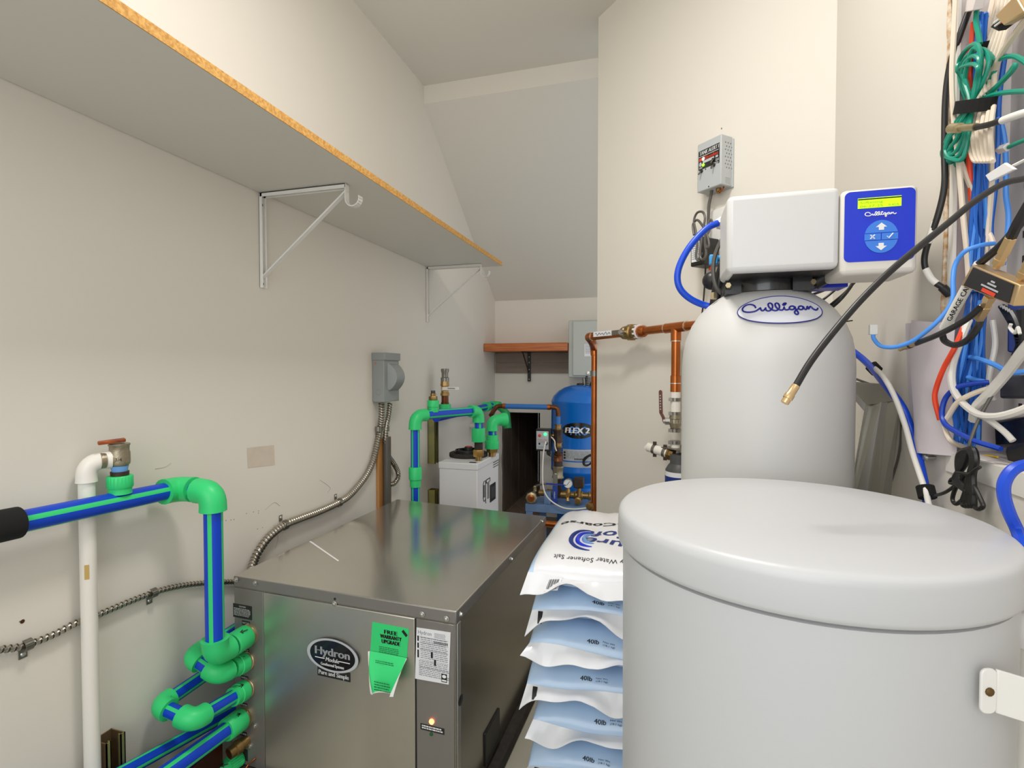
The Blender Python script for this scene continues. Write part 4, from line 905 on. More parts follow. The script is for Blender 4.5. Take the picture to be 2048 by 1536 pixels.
# white hoses, lower valve and filter
hs = thing('hose_assembly', 'white hose sections with clamps below the copper tee', 'hose', (cz.x, cz.y, zr-.2))
zz2 = lambda py: (0.0511,1.8865,1.163)[2]-(py-741)/1045*(V((cz.x, cz.y, 1.1))-V((0, 0, 1.163))).dot(V((-.2734, .9616, 0)))
MB('pvc_white').cyl((cz.x, cz.y, zz2(850)), (cz.x, cz.y, zz2(781)), .0158, seg=20).build('hose', hs)
MB('pvc_white').cyl((cz.x, cz.y, zz2(916)), (cz.x, cz.y, zz2(888)), .0152, seg=20).build('hose', hs)
for py in (800, 826, 861, 884):
    pass
for py in (799, 827, 861, 885):
    b = MB('clamp').lathe((cz.x, cz.y, zz2(py)-.0055), UP, [(0, .0175), (.011, .0175)], seg=20); b.box(V((cz.x, cz.y, zz2(py)))+dn*.018-du*.004, (.012, .012, .010), 'zinc_strap'); b.build('hose_clamp', hs)
lv_ = thing('ball_valve', 'small bronze ball valve with a brown upright lever between the white hoses', 'valve', (cz.x, cz.y, zz2(860)))
zb = zz2(843)
b = MB('bronze_valve').lathe((cz.x, cz.y, zz2(857)), UP, [(0, .015), (.008, .018), (.016, .0195), (.018, .0165), (.03, .0165), (.032, .0195), (.044, .0185), (.045, .015)], seg=10); b.build('body', lv_)
e = -du; MB('screw_steel').lathe(V((cz.x, cz.y, zb))+dn*.014+e*.012, (dn+e*.8), [(0, .012), (.014, .012), (.015, .009), (.02, .007)], seg=8).build('stem_nut', lv_)
k0 = V((cz.x, cz.y, zb))+dn*.024+e*.022; side = (du*.9-dn*.1).normalized()
b = MB('handle_brown'); pts = [k0+UP*-.004, k0+UP*.010+e*.004, k0+UP*.026+e*.016, k0+UP*.095+e*.019]
for i in range(3): b.slab([pts[i]-side*.0065, pts[i]+side*.0065, pts[i+1]+side*.0065, pts[i+1]-side*.0065], dn*.0035)
b.disc(pts[3]+dn*0, side*.0065, UP*.0065, t=dn*.0035, seg=14)
for k in range(6): q_ = pts[2]+(pts[3]-pts[2])*(.15+.13*k)+dn*.0037; b.flat([q_-side*.0025, q_+side*.0025, q_+side*.0025+UP*.004, q_-side*.0025+UP*.004], 'label_grey')
b.build('lever', lv_, .001)['label'] = 'brown lever'
fl = thing('water_filter', 'dark grey water filter with a white and blue label on the angled wall', 'filter', tuple(DW(tT+.02, .09, zz2(1060))))
fc = DW(tT+.030, .078, 0); fz = lambda py: zz2(py)
b = MB('filter_dark').lathe((fc.x, fc.y, fz(935)), UP, [(0, .040), (.012, .036), (.018, .030), (.048, .030)], seg=24); b.build('head', fl)
b = MB('filter_dark').lathe((fc.x, fc.y, fz(1100)), UP, [(0, .044), (fz(936)-fz(1100), .044), (fz(928)-fz(1100), .036)], seg=28); b.build('canister', fl)
b = MB('label_white').lathe((fc.x, fc.y, fz(1000)), UP, [(0, .0448), (fz(939)-fz(1000), .0448)], seg=28); b.lathe((fc.x, fc.y, fz(962)), UP, [(0, .0452), (fz(948)-fz(962), .0452)], 'ink_blue', 28); b.build('label_band', fl)
b = MB('zinc_strap').slab([DW(tT-.03, .0, fz(897)), DW(tT+.10, .0, fz(897)), DW(tT+.10, .10, fz(897)), DW(tT-.03, .10, fz(897))], UP*.003); b.build('mount_bracket', fl)
for dt_ in (.045, .065): MB('screw_steel').lathe(DW(tT+dt_, .07, fz(897)+.003), UP, [(0, .008), (.005, .008), (.007, .004)], seg=6).build('bolt', fl)
hh = thing('inlet_hose', 'short white hose with clamps at the left of the water filter', 'hose', tuple(DW(tT-.05, .08, fz(905))))
p0_ = DW(tT+.005, .085, fz(909)); p1_ = DW(tT-.082, .105, fz(900)); ad = (p1_-p0_).normalized()
MB('brass').lathe(p0_-ad*.008, ad, [(0, .019), (.014, .019), (.016, .021), (.022, .021)], seg=8).build('nipple', hh)
MB('pvc_white').tube([p0_+ad*.012, p0_+ad*.06, p1_+ad*.0, p1_+ad*.008-UP*.008], [.0155, .0155, .016, .012], seg=18).build('hose', hh)
for s in (.022, .062):
    b = MB('clamp').lathe(p0_+ad*s, ad, [(0, .0172), (.010, .0172)], seg=18)
    for sg in (1, -1): b.box(p0_+ad*(s+.005)+UP*.021*sg, (.012, .012, .008), 'iron_dark')
    b.build('hose_clamp', hh)
# ------------------------------------------------------------------ tank alarm and power adapter on the angled wall
al = [V(p) for p in [(0.1058,1.7442,1.8678),(0.1688,1.6788,1.8644),(0.1751,1.6723,1.7131),(0.1083,1.7415,1.7214)]]
ta = on(al[0]); tb_ = on(al[1]); za, zb_ = (al[2].z+al[3].z)/2, (al[0].z+al[1].z)/2; ha = zb_-za; wa = tb_-ta
tk_ = thing('alarm_box', 'light grey tank alarm box with black and red label on the angled wall', 'alarm', tuple(DW((ta+tb_)/2, .03, za)))
b = MB('alert_box').slab([DW(ta, .003, za), DW(tb_, .003, za), DW(tb_, .003, zb_), DW(ta, .003, zb_)], dn*.049); b.build('case', tk_, .003)
MB('alert_box').slab([DW(ta-.004, .0005, za-.002), DW(tb_+.004, .0005, za-.002), DW(tb_+.004, .0005, zb_-.006), DW(ta-.004, .0005, zb_-.006)], dn*.006).build('back_plate', tk_, .001)
af = lambda u, v, o=.0532: DW(ta+wa*u, o, zb_-ha*v)
b = MB('label_black').slab([af(.06, .55, .0518), af(.93, .55, .0518), af(.93, .16, .0518), af(.06, .16, .0518)], dn*.0008)
b.text('TANK ALERT I', af(.5, .255), du, UP, .0115, 'ink_white', w=wa*.80, shear=.15, bold=.0004)
b.flat([af(.08, .29), af(.9, .29), af(.9, .282), af(.08, .282)], 'ink_white')
b.text('Rhombus', af(.60, .375), du, UP, .0115, 'label_red', w=wa*.56, bold=.0005); b.flat([af(.1, .375), af(.22, .375), af(.22, .315), af(.1, .315)], 'label_red'); b.disc(af(.27, .345, .0534), du*.006, UP*.006, 'ink_white', 12)
b.flat([af(.25, .44), af(.72, .44), af(.72, .385), af(.25, .385)], 'label_grey'); b.flat([af(.78, .43), af(.88, .43), af(.88, .39), af(.78, .39)], 'label_grey'); b.disc(af(.15, .44, .0534), du*.005, UP*.007, 'label_grey', 12)
b.lines(af(.78, .46), du, UP, wa*.14, .008, 2, 'ink_white', 3); b.lines(af(.1, .5), du, UP, wa*.14, .006, 2, 'ink_white', 8); b.lines(af(.7, .52), du, UP, wa*.2, .006, 2, 'ink_white', 9)
b.build('front_label', tk_)['label'] = 'black label with white and red lettering'
MB('led_green').lathe(af(.28, .475), dn, [(0, .0045), (.002, .0045), (.004, .003)], seg=12).build('green_light', tk_)['label'] = 'lit green light'
for u, v in ((.70, .455), (.72, .565), (.20, .585)):
    b = MB('black_plastic').lathe(af(u, v, .052), dn, [(0, .005), (.005, .005), (.006, .003)], seg=10); b.tube([af(u, v, .056), af(u, v, .066)-UP*.012], .0022, 'zinc_strap', 8); b.build('toggle_switch', tk_)
b = MB('black_plastic')
for u, v in ((.08, .60), (.36, .575), (.60, .57), (.9, .55), (.50, .955)): b.lathe(af(u, v, .052), dn, [(0, .0022), (.0006, .0022)], seg=8)
b.build('rivet_hole', tk_)
b = MB('black_plastic')
for r_ in range(8):
    for k in range(3):
        x = .012+.011*k-(.005 if r_ % 2 else 0); c_ = DW(tb_+.0002, x, zb_-.022-.0105*r_); b.disc(c_, dn*.0017, UP*.0022, seg=8)
b.lines(DW(tb_+.0004, .034, zb_-ha*.84), -dn, UP, .022, .020, 5, 'ink_grey', 2, .2)
b.build('sound_hole', tk_)
b = MB('brass').lathe(DW(tb_-.028, .028, za), -UP, [(0, .008), (.010, .008), (.011, .005), (.016, .005)], seg=8); b.tube(spline([DW(tb_-.03, .03, za), DW(tb_-.022, .034, za-.014), DW(tb_-.01, .03, za-.008), DW(tb_-.012, .026, za)], 4), .0025, 'copper', 6); b.build('terminals', tk_)
cable('flat black cord running from the grey alarm box down to the adapter', [DW(on(V((0.1484,1.7317,1.7221))), .03, za+.002)]+[(0.1447,1.7356,1.6977),(0.1408,1.7395,1.6762),(0.1397,1.7407,1.6459),(0.1386,1.7418,1.6154),(0.1348,1.7457,1.5858),(0.1309,1.7499,1.5747)], .0048, 'cable_grey')
ad_ = [V(p) for p in [(0.0869,1.7306,1.5668),(0.1223,1.6939,1.5739),(0.1243,1.6918,1.4874),(0.0889,1.7285,1.4841)]]
t0, t1 = on(ad_[0]), on(ad_[1]); z0_, z1_ = (ad_[2].z+ad_[3].z)/2, (ad_[0].z+ad_[1].z)/2
ap = thing('power_adapter', 'black plug-in power adapter with white label under the alarm box', 'adapter', tuple(DW(t0, .05, z0_)))
MB('black_plastic').slab([DW(t0, .006, z0_), DW(t1, .006, z0_), DW(t1, .006, z1_), DW(t0, .006, z1_)], dn*.069).build('case', ap, .004)
g_ = lambda u, v: DW(t0+(t1-t0)*u, .0756, z1_-(z1_-z0_)*v)
b = MB('label_white').flat([g_(.1, .85), g_(.72, .85), g_(.72, .12), g_(.1, .12)]); b.lines(g_(.16, .2)+dn*.0005, du, UP, (t1-t0)*.5, (z1_-z0_)*.6, 8, 'ink_grey', 14); b.build('label_sticker', ap)
b = MB('label_red'); b.tube([DW(t1-.01, .03, z0_), DW(t1-.012, .032, z0_-.012)], .004, seg=8); b.build('strain_relief', ap)
tc_, zc_ = on(V((0.1177,1.6843,1.5268))), (0.1177,1.6843,1.5268)[2]
pts = []
for px, py, o in ((1404,505,.09),(1396,520,.095),(1392,512,.097),(1394,490,.095),(1392,465,.088),(1388,442,.08),(1394,426,.08),(1405,424,.082),(1410,436,.085),(1406,460,.09),(1402,488,.097),(1400,512,.1),(1406,519,.1),(1412,508,.098),(1410,485,.095),(1412,460,.09),(1420,440,.08),(1424,446,.078),(1418,462,.085),(1410,480,.092),(1413,495,.096),(1418,490,.095),(1414,470,.09),(1404,450,.086),(1394,440,.082),(1386,450,.08),(1388,470,.085)): pts.append((px, py, o))
cable('black flat cord coiled and tied in front of the power adapter', [(0.1173,1.6775,1.5179),(0.1064,1.6816,1.4969),(0.1008,1.6846,1.5099),(0.1033,1.6848,1.5428),(0.1009,1.6974,1.5838),(0.0958,1.7142,1.6236),(0.1038,1.7059,1.645),(0.1184,1.6879,1.6416),(0.1248,1.6769,1.6201),(0.1194,1.6753,1.5843),(0.1138,1.6711,1.542),(0.1112,1.6694,1.5061),(0.1192,1.6612,1.4935),(0.127,1.6559,1.5082),(0.1244,1.6629,1.5438),(0.1272,1.6672,1.5817),(0.1384,1.6701,1.6112),(0.1438,1.6673,1.6011),(0.1356,1.6658,1.5778),(0.1247,1.667,1.5522),(0.1284,1.6574,1.5276),(0.1348,1.6522,1.5333),(0.13,1.6644,1.566),(0.117,1.6836,1.6016),(0.1038,1.703,1.6229),(0.0931,1.717,1.6123),(0.0957,1.707,1.579)], .0036, 'cable_grey', per=6)
cable('thin black wire dropping from the adapter behind the copper pipe', [(0.133,1.7477,1.4838),(0.1329,1.7621,1.4488),(0.1293,1.7659,1.3865),(0.1242,1.7711,1.3239)], .0026, 'cable_black')
op = (0.1699,1.7483,1.6071)
ol = thing('outlet', 'white wall outlet half hidden behind the softener head', 'outlet', op)
b = MB('bracket_white').slab([DW(on(V(op))-.035, .0005, op[2]-.058), DW(on(V(op))+.035, .0005, op[2]-.058), DW(on(V(op))+.035, .0005, op[2]+.058), DW(on(V(op))-.035, .0005, op[2]+.058)], dn*.005); b.build('cover_plate', ol, .002)
# ------------------------------------------------------------------ water softener
sx, sy_, sr = .1857, 1.072, .1455
wsf = thing('water_softener', 'tall light grey water softener tank with oval blue script badge', 'water softener', (sx, sy_, FZ))
sprof = [(FZ, .143), (FZ+.01, .1455), (1.165, .1455), (1.183, .1448), (1.200, .1432), (1.220, .1395), (1.248, .1285), (1.268, .1155), (1.285, .099), (1.298, .082), (1.306, .068), (1.309, .05)]
MB('softener_grey').lathe((sx, sy_, 0), UP, sprof, seg=64).build('tank', wsf)
# dome surface: azimuth + height -> point
def dome(u, z, off):
    for (za_, ra), (zb2, rb) in zip(sprof, sprof[1:]):
        if za_ <= z <= zb2: f = (z-za_)/(zb2-za_) if zb2 > za_ else 0; r_ = ra+(rb-ra)*f; nz = -(rb-ra)/max(1e-6, (zb2-za_)); break
    else: r_, nz = .05, 5
    k_ = 1/math.sqrt(1+nz*nz); az = azc+u/.118
    return V((sx+math.cos(az)*(r_+off*k_), sy_+math.sin(az)*(r_+off*k_), z+off*nz*k_))
azc = math.atan2(-sy_, -sx)+.215
bz = 1.2625; bh_ = .0235; bw_ = .066
def cdisc(b, hw, hh, m, off, rings=6, n=56):
    vs = [dome(0, bz, off)]
    for j in range(1, rings+1):
        for k in range(n): a = 2*math.pi*k/n; vs.append(dome(math.cos(a)*hw*j/rings, bz+math.sin(a)*hh*j/rings, off))
    fs = [(0, 1+k, 1+(k+1) % n) for k in range(n)]
    for j in range(rings-1): fs += [(1+j*n+k, 1+(j+1)*n+k, 1+(j+1)*n+(k+1) % n, 1+j*n+(k+1) % n) for k in range(n)]
    b.add(vs, fs, m)
b = MB('badge_face'); cdisc(b, bw_, bh_, 'badge_face', .0028)
rim = [dome(math.cos(2*math.pi*k/60)*bw_, bz+math.sin(2*math.pi*k/60)*bh_, .0026) for k in range(60)]; b.tube(rim, .00095, 'ink_logo', 6, closed=True)
SCR = [[(548,425),(520,385),(470,352),(400,340),(330,360),(288,420),(310,480),(380,512),(470,518),(550,500),(610,455),(636,432),(645,465),(668,497),(700,490),(728,450),(735,436),(738,480),(770,508),(815,500),(856,450),(862,385),(840,342),(805,335),(782,370),(800,430),(850,485),(905,508),(950,495),(988,445),(990,385),(968,345),(935,345),(915,375),(930,435),(980,488),(1030,500),(1062,470),(1076,432),(1080,475),(1105,498),(1140,492),(1175,475)],
       [(1280,430),(1245,412),(1200,420),(1172,455),(1185,488),(1230,492),(1265,462),(1285,430),(1288,490),(1312,550),(1305,590),(1278,602),(1252,585),(1252,545),(1280,510),(1330,480),(1350,470)],
       [(1452,430),(1415,412),(1370,425),(1348,460),(1365,492),(1405,492),(1440,462),(1458,430),(1460,470),(1480,494),(1515,470),(1535,432),(1548,425),(1550,480),(1585,440),(1615,420),(1632,440),(1650,475),(1690,497),(1735,490),(1775,455)],
       [(1060,388),(1090,395),(1135,352),(1090,355),(1060,388)]]
def script(b, fn, r, m):
    for st_ in SCR: b.tube([fn(p.x, p.y) for p in spline([(x, y, 0) for x, y in st_], 4)], r, m, 6)
script(b, lambda x, y: dome((x-1030)/835*bw_, bz-(y-470)/305*bh_, .0036), .00135, 'ink_logo')
b.build('badge', wsf)['label'] = 'pale oval badge with dark blue script name'
# black valve body
b = MB('black_gloss').lathe((sx, sy_, 1.301), UP, [(0, .073), (.002, .077), (.026, .077), (.028, .070), (.034, .070), (.036, .060), (.060, .056), (.062, .050), (.10, .05)], seg=40)
for a in (-2.5, -.9): b.box((sx+math.cos(a)*.075, sy_+math.sin(a)*.075, 1.312), (.03, .03, .024))
b.build('valve_collar', wsf)
b = MB('black_plastic'); hx_, hy_ = -.105, .015
b.tube(spline([(sx-.084, sy_+.02, 1.25), (sx-.084, sy_+.02, 1.29), (sx-.076, sy_+.02, 1.34), (sx-.066, sy_+.02, 1.375)], 4), .011, seg=14)
b.ball((sx-.088, sy_+.05, 1.343), .0185, seg=18); b.tube([(sx-.088, sy_+.05, 1.343), (sx-.04, sy_+.03, 1.345)], .012, seg=12)
b.tube(spline([(sx+.05, sy_-.05, 1.37), (sx+.09, sy_-.06, 1.36), (sx+.098, sy_-.055, 1.335), (sx+.07, sy_-.05, 1.315)], 4), .013, seg=10)
b.box((sx+.045, sy_-.04, 1.36), (.06, .04, .06)); b.box((sx-.02, sy_-.03, 1.365), (.10, .05, .05)); b.tube([(sx+.06, sy_, 1.345), (sx+.16, sy_, 1.345)], .020, seg=14)
b.build('valve_body', wsf)
for p_, a_ in (((sx-.092, sy_-.03, 1.296), (0, 0, 1)), ((sx+.060, sy_-.062, 1.314), (.3, -1, 0)), ((sx-.068, sy_-.062, 1.314), (-.3, -1, 0))): MB('brass_pale').lathe(p_, a_, [(0, .006), (.006, .006), (.012, .005)], seg=6).build('bolt', wsf)
b = MB('panel_blue').box((sx+.105, sy_-.0, 1.345), (.05, .05, .07))
for k in range(6): b.box((sx+.105, sy_-.0258, 1.318+.010*k), (.046, .003, .003), 'ink_blue')
b.build('blue_knob', wsf, .004)
# control head: housing and display module
H = [V(p) for p in [(0.1037,0.93,1.4545),(0.2682,0.93,1.4463),(0.2687,0.93,1.3193),(0.1034,0.93,1.3287)]]
hx0_, hx1_ = H[0].x, H[1].x; hz0_, hz1_ = (H[2].z+H[3].z)/2, (H[0].z+H[1].z)/2
b = MB('softener_head').box2((hx0_, .93, hz0_), (hx1_, 1.045, hz1_)); b.build('head_housing', wsf, .009, 3)
MB('black_plastic').box2((hx0_+.012, .945, hz0_-.001), (hx1_-.005, 1.03, hz0_+.004)).build('housing_hollow_shade', wsf)  # dark plate standing in for shade inside the open-bottomed cover
M = [V(p) for p in [(0.2684,0.926,1.4457),(0.3719,0.926,1.4448),(0.3748,0.926,1.313),(0.2703,0.926,1.3123)]]
mx0, mx1 = M[0].x, M[1].x-.001; mz0, mz1 = M[2].z-.002, M[0].z-.003
dm = MB('softener_cream').box2((mx0, .926, mz0), (min(mx1, .414), 1.02, mz1)).build('display_module', wsf, .008, 3)
PN = [V(p) for p in [(0.2723,0.925,1.4389),(0.3659,0.925,1.4384),(0.3716,0.925,1.3294),(0.2766,0.925,1.3287)]]
pcx = (PN[0].x+PN[1].x)/2; pcz = (PN[0].z+PN[2].z)/2; pw = (PN[1].x-PN[0].x)/2; ph = (PN[0].z-PN[2].z)/2-.001
def rrect(cx, cz, w, h, r, y, n=6):
    out = []
    for (sx_, sz_, a0) in ((1, 1, 0), (-1, 1, 90), (-1, -1, 180), (1, -1, 270)):
        for k in range(n+1): a = math.radians(a0+90*k/n); out.append((cx+sx_*(w-r)+math.cos(a)*r, y, cz+sz_*(h-r)+math.sin(a)*r))
    return out
b = MB('panel_blue').poly(rrect(pcx, pcz, pw, ph, .008, .926), (0, -.001, 0)); b.build('blue_panel', dm)['label'] = 'blue control panel face'
L_ = [V(p) for p in [(0.2899,0.9245,1.4272),(0.3473,0.9245,1.4266),(0.3482,0.9245,1.4116),(0.2902,0.9245,1.4112)]]
lx0, lx1, lz0, lz1 = L_[0].x, L_[1].x, (L_[2].z+L_[3].z)/2, (L_[0].z+L_[1].z)/2
b = MB('lcd').box2((lx0, .9242, lz0), (lx1, .9249, lz1)); b.flat([(lx0, .924, lz1-.001), (lx1, .924, lz1-.001), (lx1, .924, lz1-.003), (lx0, .924, lz1-.003)], 'ink_black')
b.text('Softening', (lx0+.003, .9239, lz1-.0085), (1, 0, 0), UP, .0036, 'lcd_ink', 'l', w=.030); b.text('06-27-25', (lx0+.003, .9239, lz0+.0012), (1, 0, 0), UP, .0034, 'lcd_ink', 'l', w=.030); b.text('9:42A', (lx1-.003, .9239, lz0+.0012), (1, 0, 0), UP, .0032, 'lcd_ink', 'r', w=.014)
b.build('display_screen', dm)['label'] = 'glowing yellow green display'
b = MB('ink_white'); lg = V((0.3202,0.9242,1.401)); script(b, lambda x, y: V((lg.x+(x-1030)/740*.0205, .9240, lg.z-(y-460)/740*.0225)), .0007, 'ink_white'); b.build('script_logo', dm)
kc = V((0.3215,0.9245,1.367)); kw, kh = .0223, .0248
b = MB('button_blue')
def half(sg):
    n = 20; z_ = kh*.24; a0 = math.asin(.24); pts = [(kc.x+math.cos(a)*kw, .9249, kc.z+sg*math.sin(a)*kh) for a in [a0+(math.pi-2*a0)*k/n for k in range(n+1)]]
    b.poly(pts, (0, -.0012, 0))
half(1); half(-1)
for sg in (-1, 1): b.box2((kc.x+sg*.0006, .9237, kc.z-kh*.20), (kc.x+sg*kw*.99, .9249, kc.z+kh*.20))
yb_ = .9234
for sg in (1, -1):
    zc2 = kc.z+sg*kh*.58
    b.flat([(kc.x-.0075, yb_, zc2), (kc.x+.0075, yb_, zc2), (kc.x, yb_, zc2+sg*.0065)], 'ink_white'); b.flat([(kc.x-.0035, yb_, zc2), (kc.x+.0035, yb_, zc2), (kc.x+.0035, yb_, zc2-sg*.0045), (kc.x-.0035, yb_, zc2-sg*.0045)], 'ink_white')
q1 = V((kc.x-.0115, yb_, kc.z)); b.tube([q1+V((-.003, 0, -.003)), q1+V((.003, 0, .003))], .0009, 'ink_white', 5); b.tube([q1+V((-.003, 0, .003)), q1+V((.003, 0, -.003))], .0009, 'ink_white', 5)
q2 = V((kc.x+.0115, yb_, kc.z)); b.tube([q2+V((-.004, 0, 0)), q2+V((-.0015, 0, -.003)), q2+V((.004, 0, .004))], .0009, 'ink_white', 5)
b.build('keypad', dm)['label'] = 'light blue oval keypad with white arrows'
# blue hose at the back of the head
fit = V((0.1138,1.1427,1.4611))
hf = thing('drain_hose', 'bright blue hose looping out from a white fitting behind the softener head', 'hose', tuple(fit))
MB('bracket_white').lathe(fit+V((.05, .0, .006)), V((-1, .0, -.12)), [(0, .013), (.022, .013), (.024, .0155), (.044, .0155), (.058, .009)], seg=6).build('fitting', hf)
MB('hose_blue').tube(spline([(0.1089,1.1309,1.4593),(0.0886,1.1249,1.4493),(0.0666,1.118,1.4272),(0.0474,1.1118,1.4001),(0.0341,1.1072,1.3699),(0.0314,1.1058,1.3448),(0.0383,1.1072,1.3247),(0.0558,1.1117,1.3076),(0.0801,1.1183,1.2956),(0.1043,1.125,1.2906),(0.1396,1.1873,1.2987)], 7), .0066, seg=14).build('hose', hf)
cable('grey cable arching down at the left side of the softener head', [(0.1176,1.0804,1.4242),(0.1058,1.0765,1.4031),(0.0968,1.0732,1.3744),(0.0961,1.0722,1.3457),(0.1018,1.0732,1.3218),(0.1139,1.0762,1.3075),(0.1195,1.0776,1.2979)], .0042, 'cable_grey')
tag(MB('connector_lightblue').box(V((0.0997,1.1158,1.3829)), (.016, .014, .020)).lathe(V((0.1045,1.1172,1.3849)), (1, 0, .1), [(0, .006), (.016, .006)]).build('blue_connector', bevel=.002), 'small light blue plug beside the grey cable at the softener head', 'connector')
for k, (l_, pts_) in enumerate((('black wire leaving the right side of the softener head toward its badge', [(0.3335,1.0979,1.3384),(0.3225,1.1153,1.3271),(0.2955,1.1072,1.3139),(0.2685,1.0993,1.3046),(0.252,1.1154,1.3055)]), ('black wire dropping from the softener head to the wall right of the badge', [(0.3677,1.1494,1.3448),(0.3384,1.1402,1.3122),(0.3172,1.1544,1.2908),(0.3005,1.1908,1.2735)]), ('black wire crossing behind the softener dome on the right', [(0.3529,1.1452,1.3457),(0.3264,1.1578,1.3201),(0.306,1.1619,1.3019),(0.2918,1.1784,1.2926)]), ('thicker dark wire bending down behind the softener dome', [(0.3585,1.1467,1.3428),(0.3476,1.143,1.3218),(0.3293,1.1372,1.2979),(0.3157,1.1641,1.2803),(0.3055,1.192,1.2654)]))):
    cable(l_, pts_, .0024 if k < 3 else .0034, 'cable_black' if k else 'cable_grey')
# ------------------------------------------------------------------ brine tank
bx, by, br, bzt = .1443, .6519, .1906, 1.010
bt = thing('brine_tank', 'large round light grey salt tank with a lid nearest the camera', 'salt tank', (bx, by, FZ))
MB('brine_plastic').lathe((bx, by, 0), UP, [(FZ, .180), (FZ+.015, .184), (.950, .187), (.958, .187), (.959, .181), (.972, .181)], seg=72).build('tank_body', bt)
MB('brine_plastic').lathe((bx, by, 0), UP, [(.9625, .1855), (.9628, .1905), (.965, .1925), (.968, .1932), (.993, .1926), (.9985, .1913), (1.0015, .1888), (1.0035, .185), (1.0042, .176), (1.0062, .170), (1.0085, .10), (1.009, .0)], seg=80).build('lid', bt)
# white strap bracket, white post and wood strip at the lower right
w1 = [V(p) for p in [(0.2394,0.4852,0.9333),(0.2522,0.4888,0.9333),(0.2524,0.4879,0.8955),(0.2397,0.4842,0.8955)]]
sb_ = thing('strap_bracket', 'white metal strap bracket with a screw touching the salt tank', 'bracket', tuple(w1[3]))
MB('bracket_white').poly(rrect(0, 0, .0055, .0175, .005, 0), (0, -.003, 0)).build('x') if False else None
cfl = (w1[0]+w1[2])/2; cr_ = V((.9619, .2735, 0)); cf = V((-.2735, .9619, 0))
b = MB('bracket_white'); pts = [cfl+cr_*p[0]+UP*p[2] for p in rrect(0, 0, .0062, .0178, .005, 0)]; b.poly(pts, -cf*.0025)
b.build('flange', sb_, .0008)
a = cfl+cr_*.006; c = cfl+cr_*.14-cf*.035-UP*.030
MB('bracket_white').slab([a-UP*.0172, c-UP*.0172, c+UP*.0172, a+UP*.0172], -cf*.0025).build('strap', sb_, .0008)
MB('screw_brown').lathe(cfl-cf*.0025, -cf, [(0, .0034), (.001, .0034), (.002, .002)], seg=10).build('screw', sb_)
wp_ = V((0.3451,0.6109,0.8956))
pw_ = thing('white_post', 'white plastic post with rounded cap at the right picture edge', 'post', (wp_.x, wp_.y, FZ))
MB('pvc_white').lathe((wp_.x, wp_.y, FZ), UP, [(0, .016), ((0.345,0.6114,0.9138)[2]-FZ, .016)], seg=24).build('post', pw_)
MB('bracket_white').lathe((wp_.x, wp_.y, (0.3451,0.611,0.9004)[2]), UP, [(0, .019), (.014, .0195), (.022, .018), (.028, .012), (.03, .0)], seg=24).build('cap', pw_)
